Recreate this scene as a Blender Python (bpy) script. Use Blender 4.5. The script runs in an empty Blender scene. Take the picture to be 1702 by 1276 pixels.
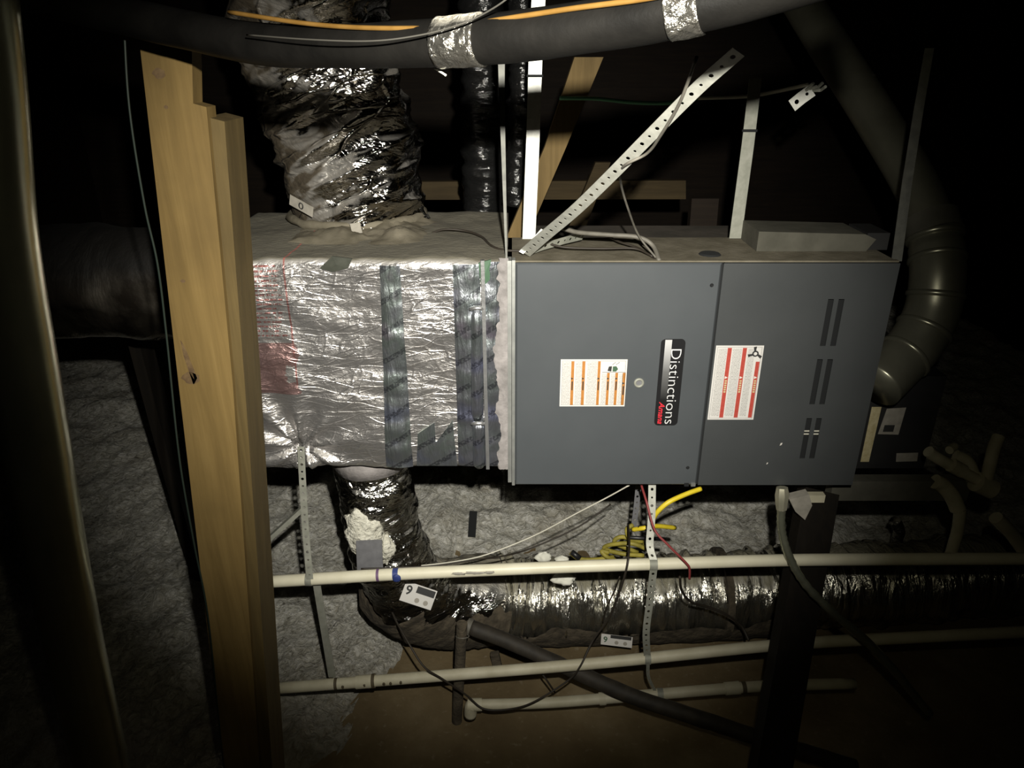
import bpy, math, random
from mathutils import Vector, Matrix, noise
random.seed(7)
V = Vector
scene = bpy.context.scene
COL = scene.collection

# ------------------------------------------------------------------ camera, light, exposure
PITCH = math.radians(24.0)
F = 1230.0                      # focal length in pixels of the 1702 x 1276 frame
CAM = V((0.0, 0.0, 2.0))
cd = bpy.data.cameras.new('camera'); cam = bpy.data.objects.new('camera', cd); COL.objects.link(cam)
cd.sensor_width = 36.0; cd.lens = F / 1702.0 * 36.0; cd.clip_start = 0.02
cam.location = CAM; cam.rotation_euler = (math.pi / 2 - PITCH, 0, 0)
scene.camera = cam

world = bpy.data.worlds.new('attic_dark'); scene.world = world
world.use_nodes = True
bg = world.node_tree.nodes['Background']
bg.inputs[0].default_value = (0.9, 0.85, 0.7, 1); bg.inputs[1].default_value = 0.0012

ld = bpy.data.lights.new('flashlight', 'SPOT'); lamp = bpy.data.objects.new('flashlight', ld); COL.objects.link(lamp)
ld.energy = 310.0; ld.color = (1.0, 0.965, 0.87); ld.spot_size = math.radians(67); ld.spot_blend = 1.0
ld.shadow_soft_size = 0.012
lamp.location = (0.055, 0.03, 2.125)

# the same flashlight's wide, weak, warmer spill around its hot spot
sd_ = bpy.data.lights.new('flashlight_spill', 'SPOT'); spill = bpy.data.objects.new('flashlight_spill', sd_); COL.objects.link(spill)
sd_.energy = 9.5; sd_.color = (1.0, 0.93, 0.62); sd_.spot_size = math.radians(100); sd_.spot_blend = 1.0; sd_.shadow_soft_size = 0.012
spill.location = lamp.location

vs = scene.view_settings
vs.view_transform = 'Standard'; vs.look = 'None'; vs.gamma = 1.0; vs.exposure = 0.0; vs.use_curve_mapping = False

def P(px, py, Y):
    """point of the place seen at pixel (px, py) that lies at distance Y into the attic"""
    f = V((0, math.cos(PITCH), -math.sin(PITCH))); u = V((0, math.sin(PITCH), math.cos(PITCH)))
    d = f + V((1, 0, 0)) * ((px - 851.0) / F) - u * ((py - 638.0) / F)
    return CAM + d * (Y / d.y)
aim = P(828, 505, 1.75)
lamp.rotation_euler = (aim - lamp.location).to_track_quat('-Z', 'Y').to_euler()
spill.rotation_euler = lamp.rotation_euler

# ------------------------------------------------------------------ materials
def new_mat(name):
    m = bpy.data.materials.new(name); m.use_nodes = True
    nt = m.node_tree; b = nt.nodes['Principled BSDF']
    return m, nt, b
def nd(nt, t, **kw):
    n = nt.nodes.new(t)
    for k, v in kw.items(): setattr(n, k, v)
    return n
def coords(nt, stretch=(1, 1, 1), rot=(0, 0, 0)):
    tc = nd(nt, 'ShaderNodeTexCoord'); mp = nd(nt, 'ShaderNodeMapping')
    mp.inputs['Scale'].default_value = stretch
    r0 = nd(nt, 'ShaderNodeMapping'); r0.inputs['Rotation'].default_value = rot
    nt.links.new(tc.outputs['Object'], r0.inputs['Vector']); nt.links.new(r0.outputs['Vector'], mp.inputs['Vector'])
    return mp.outputs['Vector']
def noise_n(nt, vec, scale, detail=4, rough=.55, dist=0.0):
    n = nd(nt, 'ShaderNodeTexNoise'); n.inputs['Scale'].default_value = scale
    n.inputs['Detail'].default_value = detail; n.inputs['Roughness'].default_value = rough
    n.inputs['Distortion'].default_value = dist
    nt.links.new(vec, n.inputs['Vector']); return n.outputs['Fac']
def ramp(nt, fac, stops):
    r = nd(nt, 'ShaderNodeValToRGB'); e = r.color_ramp.elements
    while len(e) < len(stops): e.new(0.5)
    for i, (p, c) in enumerate(stops):
        e[i].position = p; e[i].color = (c[0], c[1], c[2], 1)
    nt.links.new(fac, r.inputs['Fac']); return r.outputs['Color']
def mixc(nt, fac, a, b):
    m = nd(nt, 'ShaderNodeMix', data_type='RGBA')
    for s, v in ((m.inputs[0], fac), (m.inputs[6], a), (m.inputs[7], b)):
        if isinstance(v, (int, float)): s.default_value = v
        elif isinstance(v, (tuple, list)): s.default_value = (v[0], v[1], v[2], 1)
        else: nt.links.new(v, s)
    return m.outputs[2]
def math_n(nt, op, a, b=None):
    m = nd(nt, 'ShaderNodeMath', operation=op)
    for i, v in enumerate((a, b)):
        if v is None: continue
        if isinstance(v, (int, float)): m.inputs[i].default_value = v
        else: nt.links.new(v, m.inputs[i])
    return m.outputs[0]
def bump(nt, b, h, strength=.3, dist=.01, prev=None):
    n = nd(nt, 'ShaderNodeBump'); n.inputs['Strength'].default_value = strength; n.inputs['Distance'].default_value = dist
    nt.links.new(h, n.inputs['Height'])
    if prev is not None: nt.links.new(prev, n.inputs['Normal'])
    if b is not None: nt.links.new(n.outputs['Normal'], b.inputs['Normal'])
    return n.outputs['Normal']
def upness(nt, lo=.35, hi=.8):
    g = nd(nt, 'ShaderNodeNewGeometry'); s = nd(nt, 'ShaderNodeSeparateXYZ'); nt.links.new(g.outputs['Normal'], s.inputs[0])
    mr = nd(nt, 'ShaderNodeMapRange'); mr.inputs['From Min'].default_value = lo; mr.inputs['From Max'].default_value = hi
    nt.links.new(s.outputs['Z'], mr.inputs['Value']); return mr.outputs['Result']

def pm(name, c1, c2=None, scale=12, rough=.6, metal=0.0, bs=0.0, bscale=60, stretch=(1, 1, 1), dist=.004, spec=.5, lo=.35, hi=.68, coat=0):
    m, nt, b = new_mat(name)
    v = coords(nt, stretch)
    if c2 is None: b.inputs['Base Color'].default_value = (*c1, 1)
    else: nt.links.new(ramp(nt, noise_n(nt, v, scale), [(lo, c1), (hi, c2)]), b.inputs['Base Color'])
    b.inputs['Roughness'].default_value = rough; b.inputs['Metallic'].default_value = metal
    b.inputs['Specular IOR Level'].default_value = spec
    if coat: b.inputs['Coat Weight'].default_value = coat; b.inputs['Coat Roughness'].default_value = .2
    if bs: bump(nt, b, noise_n(nt, v, bscale), bs, dist)
    return m

def foil_mat(name, tint=(.80, .79, .77), rough=.3, wr=(1, 1, 1), wscale=22, strength=.6, dust=(.30, .27, .21), dlo=.45, dhi=.95, fine=120, dirt=.25, rot=(0, 0, 0), dist=.012, crease=None, side=None, grough=.12, metal=.92):
    """crinkled aluminium foil facing with grey dust lying on its upper side"""
    m, nt, b = new_mat(name)
    v = coords(nt, wr, rot); v0 = coords(nt)
    n1 = noise_n(nt, v, wscale, 5, .55, .6)
    ridge = math_n(nt, 'ABSOLUTE', math_n(nt, 'SUBTRACT', n1, .5))
    vor = nd(nt, 'ShaderNodeTexVoronoi', feature='F1'); vor.inputs['Scale'].default_value = wscale * 1.3
    nt.links.new(v, vor.inputs['Vector'])
    nf = noise_n(nt, v0, fine, 3, .6)
    h = math_n(nt, 'ADD', math_n(nt, 'MULTIPLY', ridge, 1.6), math_n(nt, 'MULTIPLY', vor.outputs['Distance'], .45))
    h = math_n(nt, 'ADD', h, math_n(nt, 'MULTIPLY', nf, .10))
    for (cr, camp, cst, csc) in (crease or ()):
        vc = coords(nt, cst, (0, math.radians(cr), 0)); w = nd(nt, 'ShaderNodeTexVoronoi', feature='DISTANCE_TO_EDGE'); w.inputs['Scale'].default_value = csc
        nw = nd(nt, 'ShaderNodeTexNoise'); nw.inputs['Scale'].default_value = 6; nt.links.new(v0, nw.inputs['Vector'])
        vm = nd(nt, 'ShaderNodeVectorMath', operation='MULTIPLY_ADD'); vm.inputs[1].default_value = (.10, .10, .10)
        nt.links.new(nw.outputs['Color'], vm.inputs[0]); nt.links.new(vc, vm.inputs[2]); nt.links.new(vm.outputs[0], w.inputs['Vector'])
        mr = nd(nt, 'ShaderNodeMapRange', interpolation_type='SMOOTHSTEP'); mr.inputs['From Max'].default_value = .055; mr.inputs['To Min'].default_value = 1.0; mr.inputs['To Max'].default_value = 0.0
        nt.links.new(w.outputs['Distance'], mr.inputs['Value'])
        brk = ramp(nt, noise_n(nt, coords(nt, (1, 1, 1), (0, 0, camp)), 8, 3), [(.40, (.08, .08, .08)), (.62, (1, 1, 1))])
        cc = math_n(nt, 'MULTIPLY', math_n(nt, 'MULTIPLY', mr.outputs['Result'], brk), math_n(nt, 'SUBTRACT', 1.0, upness(nt, dlo, dhi)))
        h = math_n(nt, 'ADD', h, math_n(nt, 'MULTIPLY', cc, camp))
    bump(nt, b, h, strength, dist)
    grime = noise_n(nt, v0, 7, 5, .6)
    gr = ramp(nt, grime, [(.45, (0, 0, 0)), (.72, (1, 1, 1))])
    up = upness(nt, dlo, dhi)
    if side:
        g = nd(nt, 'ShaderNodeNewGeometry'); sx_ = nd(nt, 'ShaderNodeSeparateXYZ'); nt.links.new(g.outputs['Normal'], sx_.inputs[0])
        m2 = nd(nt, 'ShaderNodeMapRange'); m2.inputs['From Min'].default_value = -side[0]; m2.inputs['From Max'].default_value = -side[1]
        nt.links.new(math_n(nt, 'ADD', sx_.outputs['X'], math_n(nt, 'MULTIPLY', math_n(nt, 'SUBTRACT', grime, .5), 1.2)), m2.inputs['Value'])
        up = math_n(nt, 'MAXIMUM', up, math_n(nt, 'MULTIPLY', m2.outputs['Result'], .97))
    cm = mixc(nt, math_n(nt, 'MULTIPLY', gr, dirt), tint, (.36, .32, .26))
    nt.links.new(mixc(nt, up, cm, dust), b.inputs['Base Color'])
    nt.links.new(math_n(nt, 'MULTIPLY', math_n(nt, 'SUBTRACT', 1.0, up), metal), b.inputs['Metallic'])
    nt.links.new(math_n(nt, 'ADD', math_n(nt, 'MULTIPLY', up, .6), math_n(nt, 'ADD', math_n(nt, 'MULTIPLY', gr, grough), rough)), b.inputs['Roughness'])
    return m, nt, b, v0

def wood_mat(name, c1, c2, c3, axis=2, bs=.25):
    m, nt, b = new_mat(name)
    st = [26, 26, 26]; st[axis] = 1.6
    v = coords(nt, tuple(st)); v0 = coords(nt)
    g = noise_n(nt, v, 1.6, 6, .6, .4)
    c = ramp(nt, g, [(.32, c1), (.52, c2), (.72, c3)])
    blot = ramp(nt, noise_n(nt, v0, 5, 4), [(.48, (0, 0, 0)), (.75, (1, 1, 1))])
    c = mixc(nt, math_n(nt, 'MULTIPLY', blot, .4), c, tuple(x * .55 for x in c1))
    nt.links.new(c, b.inputs['Base Color']); b.inputs['Roughness'].default_value = .75
    b.inputs['Specular IOR Level'].default_value = .25
    bump(nt, b, g, bs, .003)
    return m

M = {}
M['wood'] = wood_mat('pine_post', (.104, .067, .021), (.136, .089, .029), (.165, .11, .038))
M['wood_b'] = wood_mat('pine_stud_shaded', (.06, .041, .014), (.08, .055, .019), (.096, .067, .025))  # pine of the post, darkened so the colour holds the stud's shade
M['wood_far'] = wood_mat('rafter_wood', (.042, .029, .012), (.058, .040, .017), (.072, .051, .022), 0)
M['wood_brace'] = wood_mat('brace_wood', (.10, .066, .023), (.135, .09, .033), (.16, .108, .043))
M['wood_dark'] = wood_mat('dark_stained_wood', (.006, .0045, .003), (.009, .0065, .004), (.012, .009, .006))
M['knot'] = pm('wood_knot', (.055, .03, .012), (.14, .088, .034), 50, .8)
M['paint'] = pm('grey_enamel', (.066, .073, .079), (.075, .082, .088), 5, .42, bs=.03, bscale=300, dist=.001)
M['paint_b'] = pm('grey_enamel_burner', (.052, .056, .058), (.060, .064, .066), 5, .45, bs=.03, bscale=300, dist=.001)
M['gap'] = pm('dark_gap', (.008, .009, .010), rough=.9)
M['galv'] = pm('galvanised_sheet', (.44, .45, .43), (.56, .57, .54), 30, .42, .75, bs=.05, bscale=40)
M['strap'] = pm('galvanised_strap', (.58, .58, .53), (.72, .72, .67), 60, .5, .35, bs=.06, bscale=80)
M['strap_dull'] = pm('dull_strap', (.27, .275, .23), (.36, .36, .31), 40, .6, .3, bs=.08, bscale=80)
M['vent'] = pm('vent_pipe_metal', (.30, .295, .225), (.38, .37, .285), 9, .32, .75, bs=.04, bscale=20)
M['vent_left'] = pm('vent_pipe_left_metal', (.30, .305, .22), (.38, .38, .28), 9, .27, .92, bs=.03, bscale=14)
M['pvc'] = pm('cream_pvc', (.70, .66, .50), (.78, .74, .58), 14, .45, bs=.03, bscale=90)
M['pvc_dirty'] = pm('dusty_pvc', (.50, .46, .33), (.62, .58, .44), 14, .55, bs=.05, bscale=70)
M['pvc_grimy'] = pm('grimy_pvc', (.38, .35, .25), (.52, .48, .36), 14, .6, bs=.05, bscale=70)
M['pvc_mark'] = pm('dark_pipe_mark', (.09, .07, .04), rough=.7)
M['primer_blue'] = pm('blue_pipe_cement', (.03, .05, .20), rough=.5)
M['primer_purple'] = pm('purple_primer', (.16, .09, .18), rough=.5)
M['rubber'] = pm('black_foam_rubber', (.0035, .0033, .003), (.006, .0056, .005), 20, .5, bs=.1, bscale=150, spec=.06)
M['black_wrap'], _nt, _b, _v = foil_mat('black_plastic_wrap', (.008, .008, .008), .16, (1, 1, 2.2), 30, .3, (.012, .011, .010), dirt=.0, grough=.0)
for l in list(_nt.links):
    if l.to_socket == _b.inputs['Metallic']: _nt.links.remove(l)
_b.inputs['Metallic'].default_value = 0.0
M['white_paper'] = None
M['black'] = pm('black_plastic', (.012, .012, .013), rough=.4)
M['black_box'] = pm('black_painted_box', (.016, .016, .017), (.024, .024, .024), 8, .55)
M['silver_print'] = pm('silver_lettering', (.72, .72, .72), rough=.5)
M['red_print'] = pm('red_lettering', (.75, .03, .05), rough=.5)
M['orange'] = pm('orange_print', (.40, .16, .03), (.48, .20, .045), 80, .6)
M['red_stripe'] = pm('red_stripe_print', (.40, .05, .035), (.47, .07, .05), 80, .6)
M['white_print'] = pm('white_print', (.72, .68, .62), rough=.6)
M['dark_print'] = pm('dark_print', (.03, .03, .03), rough=.6)
M['green_print'] = pm('green_print', (.05, .11, .06), rough=.6)
M['mastic'] = pm('white_mastic', (.20, .185, .18), (.32, .295, .29), 26, .8, bs=.5, bscale=40, dist=.008)
M['fluff'] = pm('fluffy_fibre', (.55, .53, .44), (.78, .76, .66), 40, .95, bs=.9, bscale=55, dist=.02)
M['foam_white'] = pm('white_foam', (.68, .67, .58), (.78, .77, .68), 30, .8, bs=.2, bscale=60)
M['yellow'] = pm('yellow_cable', (.72, .55, .02), (.80, .64, .05), 20, .45)
M['yellow_dusty'] = pm('dusty_yellow_cable', (.20, .17, .025), (.36, .30, .045), 30, .6)
M['red_wire'] = pm('red_wire', (.24, .04, .04), rough=.5)
M['white_wire'] = pm('white_wire', (.66, .64, .54), rough=.5)
M['grey_wire'] = pm('grey_wire', (.105, .097, .08), (.15, .138, .115), 40, .6)
M['dull_wire'] = pm('dull_grey_wire', (.035, .033, .028), rough=.5)
M['brown_wire'] = pm('brown_wire', (.026, .020, .014), rough=.6)
M['green_wire'] = pm('green_wire', (.22, .60, .36), rough=.5)
M['dark_green_wire'] = pm('dark_green_wire', (.012, .02, .015), rough=.5)
M['copper'] = pm('orange_cable', (.085, .045, .010), (.12, .066, .017), 30, .3)
M['clear_hose'] = pm('grey_green_hose', (.30, .31, .23), (.38, .39, .29), 30, .2, .75)
M['brass'] = pm('pale_fitting', (.50, .48, .36), (.60, .57, .44), 40, .35, .6)
M['tan_label'] = pm('tan_label', (.50, .42, .22), (.66, .58, .36), 60, .7)
M['grey_label'] = pm('grey_label', (.30, .28, .24), (.40, .37, .32), 40, .7)
M['grey_tape'] = pm('grey_tape', (.14, .14, .15), (.19, .19, .20), 40, .5)

# paper with fine print
def paper(name, c, speck=.5):
    m, nt, b = new_mat(name)
    v = coords(nt, (900, 1, 260)); n = noise_n(nt, v, 1.0, 2, .6)
    nt.links.new(ramp(nt, n, [(.40, tuple(x * speck for x in c)), (.56, c)]), b.inputs['Base Color'])
    b.inputs['Roughness'].default_value = .55
    return m
M['label_paper'] = paper('printed_label_paper', (.64, .62, .59), .60)
M['plain_paper'] = pm('plain_label_paper', (.66, .64, .61), rough=.55)
M['badge_strip'] = None
# grey to black metallic printed fade of the badge (flat print)
m, nt, b = new_mat('badge_fade'); tc = nd(nt, 'ShaderNodeTexCoord'); s = nd(nt, 'ShaderNodeSeparateXYZ')
nt.links.new(tc.outputs['Generated'], s.inputs[0])
nt.links.new(ramp(nt, s.outputs['Z'], [(.05, (.012, .012, .012)), (.5, (.14, .14, .14)), (.95, (.55, .55, .55))]), b.inputs['Base Color'])
b.inputs['Roughness'].default_value = .4; M['badge_strip'] = m

# plenum foil: crinkles run almost level, red factory print near its left end
m, nt, b, v0 = foil_mat('plenum_foil', (.56, .54, .53), .29, (.7, 1, 1.1), 50, .36, (.155, .142, .108), .40, .9, 170, .25, (0, math.radians(10), 0), .008, crease=[(15, .95, (.25, 1, 2.2), 14), (-4, .5, (.3, 1, 2.4), 18), (50, .3, (.5, 1, 1.6), 12)], metal=.86)
prev = b.inputs['Base Color'].links[0].from_socket
tc = nd(nt, 'ShaderNodeTexCoord'); s = nd(nt, 'ShaderNodeSeparateXYZ'); nt.links.new(tc.outputs['Object'], s.inputs[0])
rows = math_n(nt, 'LESS_THAN', math_n(nt, 'FRACT', math_n(nt, 'MULTIPLY', s.outputs['Z'], 84.0)), .42)
let = ramp(nt, noise_n(nt, coords(nt, (260, 1, 60)), 1, 2), [(.42, (0, 0, 0)), (.5, (1, 1, 1))])
inx = math_n(nt, 'LESS_THAN', s.outputs['X'], math_n(nt, 'ADD', -.20, math_n(nt, 'MULTIPLY', noise_n(nt, coords(nt, (1, 1, 80)), 1), .06)))
inz = math_n(nt, 'GREATER_THAN', s.outputs['Z'], .385)
inz2 = math_n(nt, 'MULTIPLY', math_n(nt, 'GREATER_THAN', s.outputs['Z'], .235), math_n(nt, 'LESS_THAN', s.outputs['Z'], .375))
mask = math_n(nt, 'MULTIPLY', math_n(nt, 'MULTIPLY', rows, let), math_n(nt, 'MULTIPLY', inx, inz))
inx2 = math_n(nt, 'LESS_THAN', s.outputs['X'], math_n(nt, 'ADD', -.05, math_n(nt, 'MULTIPLY', noise_n(nt, coords(nt, (1, 1, 1)), 14), -.20)))
mask = math_n(nt, 'MAXIMUM', math_n(nt, 'MULTIPLY', math_n(nt, 'MULTIPLY', mask, math_n(nt, 'LESS_THAN', s.outputs['Z'], .582)), .75), math_n(nt, 'MULTIPLY', math_n(nt, 'MULTIPLY', inx2, inz2), .5))
line = math_n(nt, 'LESS_THAN', math_n(nt, 'ABSOLUTE', math_n(nt, 'SUBTRACT', s.outputs['X'], -.150)), .0022)
mask = math_n(nt, 'MAXIMUM', mask, math_n(nt, 'MULTIPLY', math_n(nt, 'MULTIPLY', line, math_n(nt, 'GREATER_THAN', s.outputs['Z'], .26)), .7))
nt.links.new(mixc(nt, mask, prev, (.42, .10, .085)), b.inputs['Base Color'])
M['plenum_foil'] = m
# printed aluminium tape, darker, with slanting rows of dark lettering smudges
def tape(name, tint):
    m, nt, b, v0 = foil_mat(name, tint, .30, (2.2, 1, .35), 26, .5, (.33, .30, .23), .6, .95, 150, .15, dist=.008)
    prev = b.inputs['Base Color'].links[0].from_socket
    sheen_hue = ramp(nt, noise_n(nt, coords(nt, (1, 1, 1)), 9, 2), [(.36, (.30, .36, .62)), (.46, (.42, .46, .50)), (.55, (.36, .48, .40)), (.66, (.44, .34, .46))])  # blue, green and violet iridescence of the foil put into its colour
    prev = mixc(nt, .45, prev, sheen_hue)
    vv = coords(nt, (1, 1, 1), (0, math.radians(32), 0)); s = nd(nt, 'ShaderNodeSeparateXYZ'); nt.links.new(vv, s.inputs[0])
    rows = math_n(nt, 'LESS_THAN', math_n(nt, 'FRACT', math_n(nt, 'MULTIPLY', s.outputs['Z'], 15.0)), .20)
    let = ramp(nt, noise_n(nt, coords(nt, (150, 1, 150)), 1, 2), [(.40, (0, 0, 0)), (.5, (1, 1, 1))])
    nt.links.new(mixc(nt, math_n(nt, 'MULTIPLY', math_n(nt, 'MULTIPLY', rows, let), .6), prev, (.06, .06, .08)), b.inputs['Base Color'])
    return m
M['tape'] = tape('printed_foil_tape', (.46, .48, .51))
M['tape_b'] = tape('printed_foil_tape_violet', (.42, .41, .48))
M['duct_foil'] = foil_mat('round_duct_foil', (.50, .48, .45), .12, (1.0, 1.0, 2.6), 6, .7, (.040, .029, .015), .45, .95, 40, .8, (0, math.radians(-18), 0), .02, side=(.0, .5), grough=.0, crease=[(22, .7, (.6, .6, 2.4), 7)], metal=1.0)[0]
M['flex_foil'] = foil_mat('flex_duct_foil', (.72, .70, .62), .19, (3.2, 1.2, .4), 12, 1.0, (.28, .26, .19), .72, .85, 60, .25, dist=.012, grough=.03, metal=.97)[0]
M['elbow_foil'] = foil_mat('elbow_duct_foil', (.62, .61, .58), .14, (1, 1, 2.0), 10, .9, (.24, .22, .17), .45, .9, 60, .5, dist=.02, grough=.05, metal=1.0)[0]
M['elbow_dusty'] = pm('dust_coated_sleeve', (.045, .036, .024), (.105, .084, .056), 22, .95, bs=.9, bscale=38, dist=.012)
M['dim_foil'] = foil_mat('shaded_duct_foil', (.06, .05, .04), .10, (1.6, 1, .6), 5, .5, (.006, .005, .004), -.2, .4, 120, .6, dist=.02)[0]  # dusty foil, darkened to carry the post's shadow and weak light in its colour
M['hose_dark'] = pm('dirty_black_hose', (.022, .018, .013), (.042, .034, .024), 25, .7, bs=.2, bscale=40)
M['strap_dark'] = pm('tarnished_strap', (.10, .10, .09), (.15, .15, .13), 40, .55, .3)
M['patch_dark'] = pm('dark_olive_patch', (.035, .038, .028), (.055, .058, .044), 40, .7)
M['strap_mid'] = pm('grey_galvanised_strap', (.42, .42, .37), (.54, .54, .48), 60, .5, .25, bs=.06, bscale=80)
M['foil_tape'] = foil_mat('wrinkled_foil_tape', (.24, .23, .205), .2, (1.6, 1, 1.6), 60, .7, (.40, .37, .30), .6, .98, 200, .3, dist=.006)[0]
M['cleat'] = pm('bright_cleat_foil', (.62, .62, .62), (.74, .74, .74), 30, .3, .85, bs=.3, bscale=40)
M['dust_top'] = pm('dusty_sheet', (.13, .115, .083), (.20, .178, .135), 14, .95, bs=.35, bscale=70, dist=.004, spec=.1)
M['rear_top'] = pm('dark_dusty_sheet', (.075, .068, .058), (.115, .10, .085), 9, .9, bs=.2, bscale=40, spec=.1)
M['slab'] = pm('dusty_grey_slab', (.075, .072, .058), (.11, .105, .085), 12, .9, bs=.15, bscale=60, spec=.1)

def floor_mat():
    m, nt, b = new_mat('brown_dusty_floor'); v = coords(nt)
    c = ramp(nt, noise_n(nt, v, 2.6, 7, .62), [(.3, (.13, .094, .05)), (.52, (.20, .15, .082)), (.75, (.31, .25, .155))])
    sp = ramp(nt, noise_n(nt, v, 45, 3), [(.62, (0, 0, 0)), (.74, (1, 1, 1))])
    nt.links.new(mixc(nt, math_n(nt, 'MULTIPLY', sp, .3), c, (.40, .35, .26)), b.inputs['Base Color'])
    b.inputs['Roughness'].default_value = .9; b.inputs['Specular IOR Level'].default_value = .15
    bump(nt, b, noise_n(nt, v, 22, 6), .4, .01); return m
M['floor'] = floor_mat()
def insul_mat():
    m, nt, b = new_mat('grey_blown_insulation'); v = coords(nt)
    n = noise_n(nt, v, 38, 6, .68, 1.0)
    c = ramp(nt, n, [(.32, (.36, .34, .28)), (.48, (.68, .66, .58)), (.62, (.92, .90, .84))])
    n2 = noise_n(nt, v, 5, 3); c = mixc(nt, ramp(nt, n2, [(.5, (0, 0, 0)), (.8, (.5, .5, .5))]), c, (.30, .25, .17))
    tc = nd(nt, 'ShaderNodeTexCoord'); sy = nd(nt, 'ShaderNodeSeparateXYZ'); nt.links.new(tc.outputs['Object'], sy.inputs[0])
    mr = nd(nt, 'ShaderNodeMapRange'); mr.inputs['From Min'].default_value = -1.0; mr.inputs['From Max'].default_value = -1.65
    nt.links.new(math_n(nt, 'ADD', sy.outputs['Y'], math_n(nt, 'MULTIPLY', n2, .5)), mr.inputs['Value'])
    c = mixc(nt, math_n(nt, 'MULTIPLY', mr.outputs['Result'], .75), c, (.17, .135, .08))      # browner towards the front edge
    nt.links.new(c, b.inputs['Base Color']); b.inputs['Roughness'].default_value = 1.0; b.inputs['Specular IOR Level'].default_value = .1
    bump(nt, b, n, .9, .03); return m
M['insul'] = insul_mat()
M['roof'] = wood_mat('dark_roof_boards', (.014, .009, .006), (.019, .0125, .008), (.026, .017, .010), 0)

# ------------------------------------------------------------------ mesh helpers
class MB:
    def __init__(self): self.v = []; self.f = []
    def add(self, vs, fs):
        o = len(self.v); self.v += [V(p) for p in vs]; self.f += [[i + o for i in q] for q in fs]; return self
    def box(self, x0, x1, y0, y1, z0, z1):
        p = [(x, y, z) for z in (z0, z1) for y in (y0, y1) for x in (x0, x1)]
        return self.add(p, [(0, 2, 3, 1), (4, 5, 7, 6), (0, 1, 5, 4), (2, 6, 7, 3), (0, 4, 6, 2), (1, 3, 7, 5)])
    def prism(self, poly, ext):
        """planar outline poly extruded by vector ext"""
        n = len(poly); e = V(ext)
        return self.add([V(p) for p in poly] + [V(p) + e for p in poly],
                        [list(range(n)), list(range(2 * n - 1, n - 1, -1))] + [(i, i + n, (i + 1) % n + n, (i + 1) % n) for i in range(n)])
    def bar(self, a, b, w, h, up=(0, 0, 1)):
        a = V(a); b = V(b); d = (b - a).normalized(); s = d.cross(V(up)).normalized() * (w / 2); t = s.cross(d).normalized() * (h / 2)
        return self.prism([a + s + t, a - s + t, a - s - t, a + s - t], b - a)
    def tube(self, pts, r, seg=12, cap=True, disp=None):
        pts = [V(p) for p in pts]; n = len(pts); rr = r if isinstance(r, (list, tuple)) else [r] * n
        t0 = (pts[1] - pts[0]).normalized(); u = t0.orthogonal().normalized()
        if abs(t0.z) < .9: u = (V((0, 0, 1)) - t0 * t0.z).normalized()
        vs = []; fs = []; L = 0.0
        for i, p in enumerate(pts):
            t = (pts[min(i + 1, n - 1)] - pts[max(i - 1, 0)]).normalized()
            u = (u - t * u.dot(t)).normalized(); w = t.cross(u)
            if i: L += (p - pts[i - 1]).length
            for k in range(seg):
                a = 2 * math.pi * k / seg; d = u * math.cos(a) + w * math.sin(a)
                q = p + d * rr[i]
                if disp: q = q + d * disp(q, L, a)
                vs.append(q)
        for i in range(n - 1):
            for k in range(seg):
                k2 = (k + 1) % seg
                fs.append((i * seg + k, i * seg + k2, (i + 1) * seg + k2, (i + 1) * seg + k))
        if cap: fs.append(list(range(seg - 1, -1, -1))); fs.append([(n - 1) * seg + k for k in range(seg)])
        return self.add(vs, fs)
    def disc(self, c, n, r, h, seg=16, r2=None):
        c = V(c); n = V(n).normalized(); return self.tube([c, c + n * h], [r, r if r2 is None else r2], seg)
    def grid(self, fn, nu, nv, thick=None):
        vs = [fn(i / nu, j / nv) for j in range(nv + 1) for i in range(nu + 1)]
        fs = [(j * (nu + 1) + i, j * (nu + 1) + i + 1, (j + 1) * (nu + 1) + i + 1, (j + 1) * (nu + 1) + i) for j in range(nv) for i in range(nu)]
        return self.add(vs, fs)
    def build(self, name, mat, parent=None, smooth=False, label=None):
        me = bpy.data.meshes.new(name)
        lo = V([min(p[i] for p in self.v) for i in range(3)]); hi = V([max(p[i] for p in self.v) for i in range(3)])
        org = V(((lo.x + hi.x) / 2, (lo.y + hi.y) / 2, lo.z))
        me.from_pydata([tuple(p - org) for p in self.v], [], self.f); me.validate(); me.update()
        import bmesh
        bm = bmesh.new(); bm.from_mesh(me); bmesh.ops.recalc_face_normals(bm, faces=bm.faces); bm.to_mesh(me); bm.free()
        if smooth:
            for q in me.polygons: q.use_smooth = True
            if smooth == 'auto':
                try: me.set_sharp_from_angle(angle=math.radians(40))
                except Exception: pass
        me.materials.append(M[mat] if isinstance(mat, str) else mat)
        o = bpy.data.objects.new(name, me); COL.objects.link(o)
        o.location = org
        WORLD[o.name] = org.copy()
        if parent is not None:
            o.parent = parent; o.location = org - WORLD[parent.name]
        if label: o['label'] = label
        return o
WORLD = {}
def thing(name, label, cat, loc, group=None):
    o = bpy.data.objects.new(name, None); COL.objects.link(o); o.location = loc; o.empty_display_size = .05
    WORLD[o.name] = V(loc); o['label'] = label; o['category'] = cat
    if group: o['group'] = group
    return o
def tag(o, label, cat, group=None):
    o['label'] = label; o['category'] = cat
    if group: o['group'] = group
    return o
def struct(o): o['kind'] = 'structure'; return o
def spline(pts, n=8):
    pts = [V(p) for p in pts]; out = []
    q = [pts[0] * 2 - pts[1]] + pts + [pts[-1] * 2 - pts[-2]]
    for i in range(1, len(q) - 2):
        for k in range(n):
            t = k / n; a, b, c, d = q[i - 1], q[i], q[i + 1], q[i + 2]
            out.append(.5 * ((2 * b) + (c - a) * t + (2 * a - 5 * b + 4 * c - d) * t * t + (3 * b - a - 3 * c + d) * t ** 3))
    out.append(pts[-1]); return out
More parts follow.
